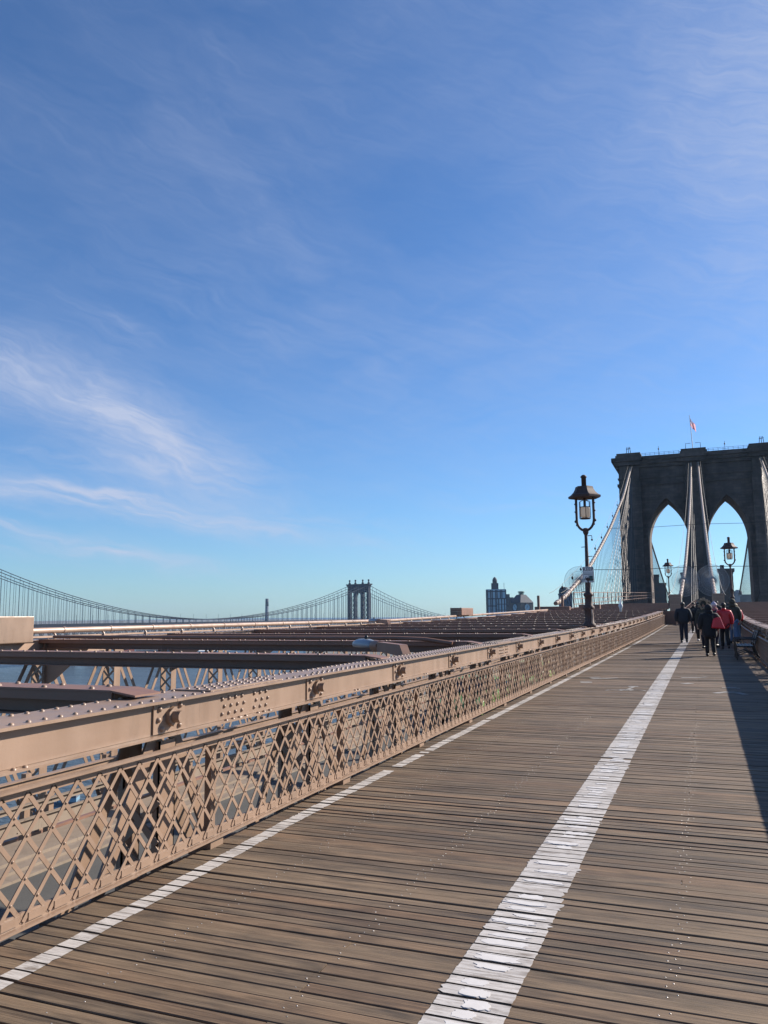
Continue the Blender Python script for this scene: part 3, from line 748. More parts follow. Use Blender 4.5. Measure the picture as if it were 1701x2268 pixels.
road_light((-12.4, 29.6, 1.40), None, 'smaller distant grey road light lying low among the far cross beams', rl)

# ------------------------------------------------------------------ bench
bn = thing('park_bench', 'black iron bench with slatted back against the shaded railing', 'bench', W(Vector((1.18, 29.4, 0))))
def bench_local():
    q = MB()
    for i in range(5): q.box(-.30 + i * .105, -.30 + i * .105 + .085, -1.05, 1.05, .43, .455)
    q.build('seat', M['black_iron'], bn, bevel=.006)
    q = MB()
    for i in range(5):
        z = .52 + i * .085; x = .235 + (z - .45) * .28; q.hexa([(x, -1.05, z), (x + .022, -1.05, z - .006), (x + .022, 1.05, z - .006), (x, 1.05, z), (x + .019, -1.05, z + .066), (x + .041, -1.05, z + .06), (x + .041, 1.05, z + .06), (x + .019, 1.05, z + .066)])
    q.build('backrest', M['black_iron'], bn)
    for y_ in (-1.0, 0, 1.0):
        q = MB(); q.tube([(-.30, y_, 0), (-.27, y_, .15), (-.31, y_, .30), (-.29, y_, .42)], .024, 6); q.tube([(.40, y_, 0), (.31, y_, .2), (.24, y_, .42), (.30, y_, .70), (.385, y_, .93)], .022, 6)
        q.tube([(-.29, y_, .42), (.24, y_, .42)], .02, 6); q.tube([(-.27, y_, .15), (0, y_, .25), (.30, y_, .17)], .014, 6); q.build('leg_frame', M['black_iron'], bn)
        q = MB(); q.tube([(-.29, y_, .42), (-.33, y_, .58), (-.29, y_, .66), (-.1, y_, .67), (.29, y_, .66)], .02, 6); q.build('armrest', M['black_iron'], bn)
bench_local()

# ------------------------------------------------------------------ suspension cables
par = [(70, 2.0), (80.9, 2.72), (89.1, 4.04), (106.9, 7.0), (123.7, 10.85), (147.6, 16.6), (190.5, 28.4), (231.8, 42.6)]
def cz(Y):
    for (a, za), (c, zc) in zip(par[:-1], par[1:]):
        if Y <= c: return za + (zc - za) * (Y - a) / (c - a)
    return par[-1][1]
def csm(Y): return (cz(Y - 5) + cz(Y) * 2 + cz(Y + 5)) / 4 if 76 < Y < 226 else cz(Y)
TY = 232.0
def main_cable(xa, xb, ya, label, susp, stay_side, r0):
    X = lambda Y: xa + (xb - xa) * (Y - 80) / 152
    t_ = thing('main_cable', label, 'bridge cable', (X(ya), ya, csm(ya))); b = t_.location
    ys = [ya + (TY - ya) * i / 60 for i in range(61)]
    q = MB(); q.tube([(X(y_), y_, csm(y_)) for y_ in ys], [r0 + .06 * i / 60 for i in range(61)], 8); q.build('cable', M['cable'], t_, b)
    q = MB(); y_ = ya + 1.5
    while y_ < TY - 2:
        d = .14; rr = (r0 + .06 * (y_ - ya) / (TY - ya)) * 1.30
        q = MB(); q.tube([(X(y_), y_ - d, csm(y_ - d)), (X(y_), y_ + d, csm(y_ + d))], rr, 8); q.build('cable_band', M['band'], t_, b); y_ += 2.252 if y_ < 150 else 2.8
    for sx in ((-.55, .55) if abs(xa) > 5 else (-.55 * (1 if xa < 0 else -1),)):
        q = MB(); q.tube([(X(y_) + sx, y_, csm(y_) + 1.0) for y_ in ys], .022, 4)
        q.build('hand_rope', M['rope_dark'], t_, b)
    y_ = ya + 3; n = 0
    while y_ < TY - 8 and susp and n < 98:
        q = MB(); zb = 1.1 + dz(y_)
        if csm(y_) - zb > .8: q.tube([(X(y_), y_, csm(y_)), (X(y_) * .98 - .02, y_, zb)], .026 if y_ < 150 else .036, 4, cap=False); q.build('suspender', M['rope_dark'], t_, b)
        y_ += 2.252; n += 1
    for i in range(18 if abs(xa) > 5 else 5 if xa < 0 else 0):
        yb = 120 + i * (6.1 if abs(xa) > 5 else 18); zb = 1.1 + dz(yb)
        q = MB(); q.tube([(X(TY) + rnd.uniform(-.3, .3), TY - 1, 41.5 - i * .05), ((X(yb) + stay_side * .5), yb, zb)], .032, 4, cap=False); q.build('stay', M['rope'] if abs(xa) > 5 and i % 2 else M['rope_dark'], t_, b)
    return t_, X
mc, XA = main_cable(-13.4, -17.0, 78.5, 'pale main cable rising to the tower behind the tall lamp post', True, 1, .21)
# string of small lamps above that cable
for y_ in (84, 92.5, 101, 110, 120, 131, 143, 156, 170, 186):
    q = MB(); x_ = XA(y_); z_ = csm(y_); q.tube([(x_, y_, z_), (x_, y_, z_ + 1.15 + .004 * y_)], .02, 4); q.ball((x_ - .06, y_, z_ + 1.05), .13, 8, 0, (1, 1, 1.5)); q.build('necklace_lamp', M['rope_dark'], mc, mc.location)
main_cable(-2.15, -1.25, 70, 'pale beaded main cable descending to the pink box left of the walkway', True, .6, .17)
main_cable(1.05, .5, 70, 'pale beaded main cable descending to the pink box on the bench side', True, -.6, .17)
main_cable(12.4, 16.0, 80, 'outer main cable rising to the tower at the edge of the photo with lit stays', True, -1, .21)

# the side span beyond the tower, seen through the arches
for (x_, y1, z1, lab) in ((-18.0, 470, 10.5, 'dark cable and hangers of the far side span, through the arch nearer the lamp post'), (16.2, 430, 10.0, 'dark cable and hangers of the far side span in the bench side arch')):
    t_ = thing('side_span_cable', lab, 'bridge cable', (x_, 247, 42)); b = t_.location
    f_ = lambda y_: 42.3 + (z1 - 42.3) * ((y_ - 247) / (y1 - 247)) ** .88
    q = MB(); q.tube([(x_, 247 + (y1 - 247) * i / 20, f_(247 + (y1 - 247) * i / 20)) for i in range(21)], .32, 6); q.build('cable', M['rope_dark'], t_, b)
    y_ = 262
    while y_ < y1 - 6:
        q = MB(); q.tube([(x_, y_, f_(y_)), (x_, y_, 4.5)], .05, 4, cap=False); q.build('suspender', M['rope_dark'], t_, b); y_ += 4.5
# cross wires strung between the cables
for (Y, lab) in ((107, 'thin wire strung low between the cables, in front of the arches'), (147, 'thin wire strung higher between the cables, crossing both arches')):
    z_ = csm(Y) + .2; t_ = thing('span_wire', lab, 'wire', (XA(Y), Y, z_)); q = MB()
    q.tube([(XA(Y), Y, z_), (-8, Y, z_ - .15), (-1.6, Y, z_), (.9, Y, z_), (7, Y, z_ - .15), (14, Y, z_)], .035, 4); q.build('strand', M['rope_dark'], t_, t_.location)

# anti-climb wire fans round the cables
def wire_fan(loc, label, rad, src=None):
    if src: return dup(src, loc, None, label)
    t_ = thing('wire_fan', label, 'climbing guard', loc, 0, 'round wire fans on the cables')
    q = MB()
    for i in range(84):
        a = 2 * PI_ * i / 84; q.tube([(.22 * math.cos(a), 0, .22 * math.sin(a)), (rad * math.cos(a), 0, rad * math.sin(a))], .013, 4, cap=False)
    q.build('spoke', M['fanwire'], t_, stuff=True)
    for r_ in (.24, rad * .66, rad * .97):
        q = MB(); q.tube([(r_ * math.cos(2 * PI_ * i / 40), 0, r_ * math.sin(2 * PI_ * i / 40)) for i in range(41)], .012, 4); q.build('ring', M['lampgrey'], t_)
    return t_
fan = wire_fan((XA(98), 98, csm(98)), 'round fan of thin wires behind the KEEP sign', 1.75)
wire_fan((-2.05, 95, csm(95) + .1), 'round fan of thin wires above the walkway box, against the open arch', 1.75, fan)
wire_fan((.98, 95, csm(95) + .1), 'round fan of thin wires half against the middle pier and half against the sky', 1.75, fan)

# railing of the maintenance walk on the outer truss beyond the lamp
t_ = thing('maintenance_railing', 'thin brown handrail on the outer truss between the tall lamp post and the tower', 'railing', W(Vector((-13.2, 88, 1.1)))); b = t_.location
q = MB(W)
for z_ in (1.5, 2.05, 2.7):
    for a in range(84, 224, 4): q.bar((-13.2, a, z_), (-13.2, a + 4, z_), .07, .07, (1, 0, 0))
q.build('rail', M['steel_dark'], t_, b)
for a in range(84, 226, 5):
    q = MB(W); q.box(-13.25, -13.15, a - .05, a + .05, 1.1, 2.75); q.build('rail_post', M['steel_dark'], t_, b)
t_ = thing('winch_frame', 'dark steel frame and beam where the outer cable meets the far truss', 'frame', W(Vector((-13.4, 76, 1.1)))); b = t_.location
q = MB(W)
q.box(-14.6, -14.4, 73, 73.2, 1.1, 2.45)
q.build('post', M['steel_dark'], t_, b)
q = MB(W); q.box(-13.0, -12.8, 76, 76.2, 1.1, 2.4); q.build('post', M['steel_dark'], t_, b)
q = MB(W); q.box(-15.2, -12, 74.6, 75.2, 1.05, 1.42); q.build('beam', M['steel_dark'], t_, b)
q = MB(W); q.box(-12.0, -10.0, 79.6, 80.2, 1.05, 1.5); q.build('beam', M['steel_dark'], t_, b)
def beacon(loc, label, src=None):
    if src: return dup(src, loc, None, label)
    t_ = thing('beacon_light', label, 'lamp', loc, 0, 'small white lamps on the beams'); q = MB()
    q.lathe([(.09, 0), (.09, .25), (.16, .40), (.16, .5), (.07, .66), (.045, .95), (.03, 1.0)], 10); q.build('housing', M['white'], t_); return t_
bc = beacon(W(Vector((-6.2, 63.1, 1.14))), 'small white conical lamp on the cross beams left of the walkway box')
beacon(W(Vector((4.9, 63.1, 1.14))), 'small white conical lamp on the cross beams beyond the bench side railing', bc)
# end panel where the wide boardwalk stops, and the narrow walk beyond it
t_ = thing('walkway_end_panel', 'dark lattice panel closing the left corner where the boardwalk narrows', 'panel', (-3.0, YE + .1, dz(YE))); b = t_.location
q = MB()
for i in range(8): q.bar((-3.0 + i * .14, YE + .1, dz(YE) + .05), (-2.72 + i * .14, YE + .1, dz(YE) + 1.0), .03, .01, (0, 1, 0)); q.bar((-2.72 + i * .14, YE + .12, dz(YE) + .05), (-3.0 + i * .14, YE + .12, dz(YE) + 1.0), .03, .01, (0, 1, 0))
q.box(-3.05, -1.66, YE + .08, YE + .14, dz(YE) + 1.0, dz(YE) + 1.08); q.box(-3.05, -1.66, YE + .15, YE + .17, dz(YE) - .1, dz(YE) + 1.0)
q.build('panel', M['steel_dark'], t_, b)
q = MB()
for a in range(0, 156, 4):
    ya, yb = YE + a, YE + a + 4; q.add([(-1.7, ya, dz(ya) - .02), (1.2, ya, dz(ya) - .02), (1.2, yb, dz(yb) - .02), (-1.7, yb, dz(yb) - .02)], [(0, 1, 2, 3)])
tag(q.build('boardwalk_beyond', M['wood']), kind='structure')

for x_, lab in ((-1.7, 'low brown handrail of the narrow walk beyond the pink boxes, lamp post side'), (1.2, 'low brown handrail of the narrow walk beyond the pink boxes, bench side')):
    t_ = thing('walkway_railing', lab, 'railing', (x_, 71, dz(71))); b = t_.location
    q = MB()
    for a in range(3, 156, 4):
        ya, yb = YE + a, YE + a + 4
        for h_ in (.25, .6, 1.05): q.bar((x_, ya, dz(ya) + h_), (x_, yb, dz(yb) + h_), .06, .05, (1, 0, 0))
        for u_ in range(8): q.bar((x_, ya + u_ * .5, dz(ya) + .1), (x_, ya + u_ * .5 + .5, dz(ya) + 1.0), .03, .01, (1, 0, 0))
    q.build('rail', M['steel_dark'], t_, b)
    for a in range(3, 156, 4): q = MB(); ya = YE + a; q.box(x_ - .04, x_ + .04, ya - .04, ya + .04, dz(ya) - .1, dz(ya) + 1.1); q.build('rail_post', M['steel_dark'], t_, b)
# ------------------------------------------------------------------ stone tower
def arch_pts(cx, a, zs, h, rev=False, n=14):
    R2 = (a * a + h * h) / (2 * a); pts = []
    th1 = math.acos((R2 - a) / R2)
    for i in range(n + 1):
        th = th1 * i / n; pts.append((cx + a - R2 + R2 * math.cos(th), zs + R2 * math.sin(th)))     # right side up to apex
    left = [(2 * cx - x, z) for x, z in pts][::-1]
    return (pts + left[1:]) if not rev else (pts + left[1:])[::-1]
tw = thing('stone_tower', 'massive brown stone bridge tower with two pointed arches', 'bridge tower', (-.5, 232, -46))
tb = tw.location; TX = -.5
q = MB(); a = 5.15; c1, c2 = TX - 7.7, TX + 7.7; zb = -3.5
out = [(TX - 20.6, zb), (c1 - a, zb)] + arch_pts(c1, a, 21.8, 11.3, True) + [(c1 + a, zb), (c2 - a, zb)] + arch_pts(c2, a, 21.8, 11.3, True) + [(c2 + a, zb), (TX + 20.6, zb), (TX + 20.0, 42.0), (TX - 20.0, 42.0)]
q.prism(out, 232.0, 247, 'Y'); q.box(TX - 22, TX + 22, 230, 249, -46, zb - .01); q.build('wall', M['stone'], tw, tb)
for (cx, hw) in ((-17.0, 2.9), (0.0, 2.6), (17.0, 2.9)):
    q = MB(); x0 = TX + cx
    q.box(x0 - hw, x0 + hw, 230.6, 231.99, zb, 38.4); q.box(x0 - hw + .35, x0 + hw - .35, 230.9, 231.98, 38.41, 42.6)
    q.box(x0 - hw - .4, x0 + hw + .4, 230.1, 231.97, zb - 20, 6.0); q.build('pilaster', M['stone'], tw, tb)
    q = MB(); q.box(x0 - 3.0, x0 + 3.0, 229.9, 249.1, 42.7, 43.8); q.box(x0 - 3.5, x0 + 3.5, 229.3, 249.7, 43.81, 45.4); q.box(x0 - 3.2, x0 + 3.2, 229.6, 249.4, 45.41, 46.05); q.build('pilaster_cap', M['stone'], tw, tb)
q = MB()
for (z0, z1, e) in ((37.0, 37.7, .45), (39.0, 39.4, .3), (42.02, 42.9, .7), (42.91, 43.9, 1.25), (43.91, 45.0, 1.75)): q.box(TX - 20.0 - e, TX + 20.0 + e, 232 - e, 247 + e, z0, z1)
q.build('cornice', M['stone'], tw, tb)
for cx in (c1, c2):          # moulded ring round each arch
    q = MB(); inner = arch_pts(cx, a, 21.8, 11.3); outer = arch_pts(cx, a + .7, 21.8, 12.4); n = len(inner)
    vs = [(x, 231.55, z) for x, z in inner] + [(x, 231.55, z) for x, z in outer] + [(x, 231.995, z) for x, z in inner] + [(x, 231.995, z) for x, z in outer]; fs = []
    for i in range(n - 1): fs += [(i, i + 1, n + i + 1, n + i), (n + i, n + i + 1, 3 * n + i + 1, 3 * n + i), (i + 1, i, 2 * n + i, 2 * n + i + 1)]
    q.add(vs, fs); q.build('arch_moulding', M['stone'], tw, tb)
q = MB(); q.box(TX - .9, TX + 1.5, 230.3, 230.58, 4.2, 8.4); q.build('doorway', M['black_iron'], tw, tb)
q = MB()
for z_ in (45.6, 46.0): q.tube([(TX - 14, 231.5, z_), (TX - 3.6, 231.5, z_)], .035, 4); q.tube([(TX + 3.6, 231.5, z_), (TX + 14, 231.5, z_)], .035, 4)
for i in range(9):
    for s_ in (-1, 1): q.tube([(TX + s_ * (3.8 + i * 1.25), 231.5, 45.0), (TX + s_ * (3.8 + i * 1.25), 231.5, 46.05)], .04, 4)
for xx in (-9, 8): q.tube([(TX + xx, 232, 45.0), (TX + xx, 232, 47.8)], .05, 4); q.ball((TX + xx, 232, 47.0), .22, 6)
for s_ in (-1.9, 1.9): q.tube([(TX + s_, 231, 46.05), (TX + s_, 231, 47.7), (TX + s_ * .3, 231, 47.7)], .07, 4)
for xx in (-17, 17):
    for dx in (-.6, 0, .6): q.tube([(TX + xx + dx, 231, 46.05), (TX + xx + dx * .6, 231, 48.0)], .08, 4)
    q.tube([(TX + xx - .6, 231, 47.4), (TX + xx + .6, 231, 47.6)], .08, 4)
q.build('roof_railing', M['rope_dark'], tw, tb)
fp = thing('flagpole', 'leaning flagpole on top of the stone tower', 'flagpole', (-.6, 231.5, 46.05)); q = MB()
q.tube([(-.6, 231.5, 46.05), (-.72, 231.5, 50), (-.95, 231.5, 55.4)], [.12, .09, .06], 6); q.ball((-.95, 231.5, 55.5), .13, 8); q.build('pole', M['white'], fp, fp.location)
def flag_fn(t, b):
    co = t.n('ShaderNodeUVMap').outputs[0]; s_ = t.n('ShaderNodeSeparateXYZ'); t.put(s_.inputs[0], co); u, v = s_.outputs[0], s_.outputs[1]
    stripe = t.m('MODULO', t.m('FLOOR', t.m('MULTIPLY', v, 13.0)), 2.0)
    c = t.mix(stripe, (.55, .035, .06, 1), (.75, .73, .75, 1))
    canton = t.m('MULTIPLY', t.m('LESS_THAN', u, .4), t.m('GREATER_THAN', v, .46))
    fu = t.m('FRACT', t.m('MULTIPLY', u, 15.0)); fv = t.m('FRACT', t.m('MULTIPLY', v, 16.0))
    star = t.m('LESS_THAN', t.m('ADD', t.m('POWER', t.m('SUBTRACT', fu, .5), 2.0), t.m('POWER', t.m('SUBTRACT', fv, .5), 2.0)), .07)
    c = t.mix(canton, c, t.mix(star, (.03, .05, .18, 1), (.7, .7, .75, 1)))
    t.put(b.inputs['Base Color'], c); b.inputs['Roughness'].default_value = .8; b.inputs['Transmission Weight'].default_value = 0.0
M['flag'] = mat('flag_cloth', flag_fn)
translucent(M['flag'], .6, 1)
fl = MB(); nu, nv = 16, 12
vs = []; uv = []
for iu in range(nu + 1):
    for iv in range(nv + 1):
        u, v = iu / nu, iv / nv
        x = -.90 + u * 1.25 + (1 - v) * .12 + .08 * math.sin(u * 8); y_ = 231.5 + .45 * math.sin(u * 9 + v * 1.5) * u
        z_ = 55.0 - (1 - v) * 2.3 - u * (2.0 + .4 * v) - .2 * math.sin(u * 6)
        vs.append((x, y_, z_)); uv.append((u, v))
fs = [(i * (nv + 1) + j_, (i + 1) * (nv + 1) + j_, (i + 1) * (nv + 1) + j_ + 1, i * (nv + 1) + j_ + 1) for i in range(nu) for j_ in range(nv)]
fl.add(vs, fs, 0, None, True); fo = fl.build('flag', M['flag'], None, (-.9, 231.5, 53)); tag(fo, 'striped flag with a blue starred corner drooping from the flagpole', 'flag')
ul = fo.data.uv_layers.new(name='UVMap')
for lp in fo.data.loops: ul.data[lp.index].uv = uv[lp.vertex_index]


# ------------------------------------------------------------------ the far suspension bridge
FB = thing('far_suspension_bridge', 'distant blue grey suspension bridge with a slender steel tower', 'bridge', (-466, 1073, -45)); fb = FB.location
B0 = Vector((-466, 1073, 0)); M0 = Vector((-628, 548, 0)); D_ = (B0 - M0).normalized(); P_ = Vector((D_.y, -D_.x, 0)); LM = (B0 - M0).length
DECK = -4.8
def fbp(s_, l, z): v = M0 + D_ * s_ + P_ * l; return Vector((v.x, v.y, z))
def far_tower(s0, nm, zt=46):
    tq = MB(); hw = 20.5
    def fbx(s1, s2, l1, l2, z0, z1, tgt=tq): tgt.hexa([fbp(s1, l1, z0), fbp(s2, l1, z0), fbp(s2, l2, z0), fbp(s1, l2, z0), fbp(s1, l1, z1), fbp(s2, l1, z1), fbp(s2, l2, z1), fbp(s1, l2, z1)])
    s1, s2 = s0 - 2.6, s0 + 2.6
    for l in (-18.2, -7.0, 7.0, 18.2): fbx(s1, s2, l - 2.0, l + 2.0, -46, zt - 12)
    for sd in (-1, 1):
        z_ = -40
        while z_ < zt - 16:
            l1, l2 = sd * 9.3, sd * 15.9
            for (p_, q_) in ((l1, l2), (l2, l1)): tq.bar(fbp(s1 + 1, p_, z_), fbp(s1 + 1, q_, z_ + 7), .55, .5, D_)
            tq.bar(fbp(s1 + 1, l1, z_), fbp(s1 + 1, l2, z_), .6, .5, D_); z_ += 7
        fbx(s1, s2, sd * 5 if sd > 0 else -19.8, 19.8 if sd > 0 else -5, zt - 12, zt - 4)
    # pointed head between the legs
    rng = arch_pts(0, 4.7, zt - 18, 7.5); outl = [(-4.7, zt - 18)] + [(-6, zt - 18), (-6, zt - 4.01), (6, zt - 4.01), (6, zt - 18), (4.7, zt - 18)] + rng[1:-1]
    n = len(outl); tq.add([fbp(s1 + .1, l, z) for l, z in outl] + [fbp(s2 - .1, l, z) for l, z in outl], [tuple(range(n)), tuple(reversed(range(n, 2 * n)))] + [(i, n + i, n + (i + 1) % n, (i + 1) % n) for i in range(n)])
    fbx(s1 - .6, s2 + .6, -20.6, 20.6, zt - 4, zt - 1.2); fbx(s1 - 1.2, s2 + 1.2, -22.2, 22.2, zt - 1.19, zt + .6)
    for l in (-18.2, -7.0, 7.0, 18.2):
        c = fbp(s0, l, 0); tq.lathe([(2.0, zt + .6), (1.7, zt + 2.4), (.9, zt + 3.2), (.8, zt + 4.4)], 8, (c.x, c.y, 0)); tq.ball((c.x, c.y, zt + 5.6), 1.5, 8)
    tq.build(nm, M['bridge_blue'], FB, fb)
far_tower(LM, 'tower'); far_tower(0, 'tower', 54)
q = MB(); q2 = {18: MB(), -18: MB()}; q3 = []
s_ = -120
while s_ < LM + 240:
    for l in (-18, 18):
        q.hexa([fbp(s_, l - .6, DECK - 4.5), fbp(s_ + 9, l - .6, DECK - 4.5), fbp(s_ + 9, l + .6, DECK - 4.5), fbp(s_, l + .6, DECK - 4.5), fbp(s_, l - .6, DECK), fbp(s_ + 9, l - .6, DECK), fbp(s_ + 9, l + .6, DECK), fbp(s_, l + .6, DECK)])
        q.bar(fbp(s_, l, DECK - 13), fbp(s_ + 9, l, DECK - 13), 1.6, 1.0, P_)
        q2[l].bar(fbp(s_, l, DECK - 13), fbp(s_ + 4.5, l, DECK - 3), .7, .7, P_); q2[l].bar(fbp(s_ + 4.5, l, DECK - 3), fbp(s_ + 9, l, DECK - 13), .7, .7, P_); q2[l].bar(fbp(s_, l, DECK - 13), fbp(s_, l, DECK - 3), .6, .6, P_)
    q.hexa([fbp(s_, -17, DECK - 14), fbp(s_ + 8.99, -17, DECK - 14), fbp(s_ + 8.99, 17, DECK - 14), fbp(s_, 17, DECK - 14), fbp(s_, -17, DECK - 12.6), fbp(s_ + 8.99, -17, DECK - 12.6), fbp(s_ + 8.99, 17, DECK - 12.6), fbp(s_, 17, DECK - 12.6)])
    if s_ % 18 == 6: q3.append(s_)
    s_ += 9
q.build('deck', M['bridge_blue'], FB, fb); 
for k in q2: q2[k].build('truss_web', M['bridge_mid'], FB, fb)
for s_ in q3: q = MB(); q.tube([fbp(s_, 17, DECK), fbp(s_, 17, DECK + 9)], .14, 4); q.build('deck_lamp', M['bridge_blue'], FB, fb)
def fcz(s_):
    if 0 <= s_ <= LM: return DECK + 3 + ((45 if s_ > LM / 2 else 53) - DECK - 3) * (2 * s_ / LM - 1) ** 2
    e = (s_ - LM) if s_ > LM else -s_
    return 45 - (45 - DECK) * (e / 235) + 8 * ((e / 235 - .5) ** 2 * 4 - 1)
for l in (-18.2, -7.0, 7.0, 18.2):
    q = MB(); q.tube([fbp(i * 10.0, l, fcz(i * 10.0)) for i in range(-12, int((LM + 232) / 10))], .36, 6); cb = q.build('cable', M['bridge_blue'], FB, fb)
    i = 1
    while i * 9 < LM + 225:
        s_ = i * 9.0
        if fcz(s_) - DECK > 1.5 and abs(s_ - LM) > 5:
            q = MB(); q.tube([fbp(s_, l, fcz(s_)), fbp(s_, l, DECK)], .24, 4, cap=False); q.build('hanger', M['bridge_pale'], cb, fb)
        i += 1

exec_people = True
# ------------------------------------------------------------------ the far shores
def at(x, y, D):
    """world point seen at photo pixel x, y at horizontal distance D"""
    d = rt2 * ((x - 850.5) / 1770) - up2 * ((y - 1134) / 1770) + fw
    return d * (D / math.hypot(d.x, d.y)) + Vector((0, 0, HC))
def px(D): return D / 1770.0
M['glass'] = plain('blue_grey_window_glass', (.20, .34, .44), .3, .1, .25, .05)
M['bld_dark'] = plain('dark_blue_grey_cladding', (.020, .030, .05), .7, 0, .2, .05)
M['bld_brown'] = plain('dark_brown_brick', (.05, .038, .034), .9, 0, .25, .06)
M['bld_grey'] = plain('grey_concrete', (.075, .085, .085), .85, 0, .2, .05)
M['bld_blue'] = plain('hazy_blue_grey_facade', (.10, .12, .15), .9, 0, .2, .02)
M['window_dark'] = plain('dark_window', (.015, .018, .024), .3)
M['green_copper'] = plain('green_copper', (.10, .16, .13), .7, 0, .2)
GZ = -43.0
def building(name, label, x0, x1, ytop, D, m_, depth=20.0, rz=None, floor=3.6, bay=3.2, win=None, cat='building', frame=.0):
    a = at(x0, ytop, D); b_ = at(x1, ytop, D); c = (a + b_) / 2; w_ = (b_ - a).length; top = c.z
    t_ = thing(name, label, cat, (c.x, c.y, GZ), math.atan2(b_.y - a.y, b_.x - a.x) if rz is None else rz)
    h = top - GZ; q = MB(); q.box(-w_ / 2, w_ / 2, 0, depth, 0, h); q.box(-w_ / 2 - .3, w_ / 2 + .3, -.3, depth + .3, h + .01, h + 1.0); q.build('wall', m_, t_)
    if win:
        q = MB(); n = max(2, int(w_ / bay)); z = h - floor
        while z > h * .35:
            for i in range(n):
                xx = -w_ / 2 + (i + .5) * w_ / n; q.box(xx - w_ / n * .30, xx + w_ / n * .30, -.06, .2, z, z + floor * .55)
            for i in range(max(2, int(depth / bay))):
                yy = (i + .5) * depth / max(2, int(depth / bay)); q.box(w_ / 2 - .2, w_ / 2 + .06, yy - .9, yy + .9, z, z + floor * .55)
            z -= floor
        q.build('window', win, t_, stuff=True)
    return t_, w_, h
# glass apartment tower
t_, w_, h = building('apartment_tower', 'blue glass apartment tower with stepped roof and round roof tank, left of the clock building', 1077, 1120, 1307, 900, M['glass'], 24)
q = MB()
for x_ in (-.5, -.44, -.28, -.20, -.02, .05, .22, .30, .5): q.box(x_ * w_ - .55, x_ * w_ + .55, -.35, -.01, 0, h + .3)
z = h - 2
while z > h * .4: q.box(-w_ / 2, w_ / 2, -.22, -.012, z, z + 1.0); z -= 6.5 if int(z) % 2 else 8
q.build('pier', M['bld_dark'], t_)
q = MB(); q.box(-w_ * .1 - 3, -w_ * .1 + 5, 6, 14, h + 1, h + 8); q.lathe([(2.6, h + 8.01), (2.6, h + 12), (1.6, h + 14), (.3, h + 15)], 12, (-w_ * .1 + 1, 10, 0)); q.build('roof_tank', M['bld_dark'], t_)
q = MB(); q.tube([(w_ * .42, 4, h + 1), (w_ * .42, 4, h + 8)], .25, 5); q.build('mast', M['bld_dark'], t_)
for (u0, u1, dh, dp) in ((.5, .70, -4.5, 3), (.70, .90, -8, 6), (.05, .5, -9, -4)):
    q = MB(); q.box(u0 * w_ + .01, u1 * w_, dp, 22 + dp, 0, h + dh); q.build('stepped_wing', M['glass'], t_)
    q = MB(); q.box(u0 * w_ + .01, u1 * w_, dp - .25, dp - .01, h + dh - 1, h + dh)
    for k in range(3): xx = (u0 + (u1 - u0) * (k + .5) / 3) * w_; q.box(xx - .6, xx + .6, dp - .3, dp - .012, 0, h + dh - 1.01)
    z = h + dh - 7
    while z > h * .4: q.box(u0 * w_ + .02, u1 * w_ - .01, dp - .2, dp - .014, z, z + .8); z -= 6.5
    q.build('pier', M['bld_dark'], t_)
# clock tower building
c = at(1155, 1335, 820); sz = 820 * 47 / 1770 * .5
t_ = thing('clock_building', 'grey clock tower building with dark mansard roof and green lantern', 'building', (c.x, c.y, GZ), R_(52)); hh = c.z - GZ; s2 = sz * .76
q = MB(); q.box(-s2, s2, -s2, s2, 0, hh); q.build('wall', M['bld_grey'], t_)
q = MB(); b1 = s2 * 1.03; b2 = s2 * .40; zt = hh + 8.0
q.hexa([(-b1, -b1, hh + .01), (b1, -b1, hh + .01), (b1, b1, hh + .01), (-b1, b1, hh + .01), (-b2, -b2, zt), (b2, -b2, zt), (b2, b2, zt), (-b2, b2, zt)]); q.build('roof', M['bld_dark'], t_)
q = MB()
for i in range(8): a = i * PI_ / 4; q.tube([(b2 * .8 * math.cos(a), b2 * .8 * math.sin(a), zt), (b2 * .8 * math.cos(a), b2 * .8 * math.sin(a), zt + 2.4)], .22, 4)
q.lathe([(b2 * 1.05, zt + 2.4), (b2 * 1.0, zt + 3.2), (b2 * .5, zt + 3.5)], 12); q.lathe([(b2 * .45, zt), (b2 * .45, zt + 2.39)], 10); q.build('lantern', M['green_copper'], t_)
for ax in ('x', 'y'):
    q = MB(); cl_ = -s2 - .02; cz_ = hh - 4.6
    P = (lambda u, z, d: (cl_ - d, u, z)) if ax == 'x' else (lambda u, z, d: (u, cl_ - d, z))
    q.tube([P(0, cz_, -.2), P(0, cz_, .25)], 3.6, 20); ck = q.build('clock_face', M['glass'], t_)
    q = MB(); q.tube([P(3.5 * math.cos(2 * PI_ * i / 24), cz_ + 3.5 * math.sin(2 * PI_ * i / 24), .3) for i in range(25)], .35, 5); q.bar(P(0, cz_, .35), P(.9, cz_ + 1.9, .35), .4, .1, P(0, 0, 1)); q.bar(P(0, cz_, .35), P(-2.2, cz_ - 1.6, .35), .3, .1, P(0, 0, 1)); q.build('clock_hand', M['bld_dark'], ck)
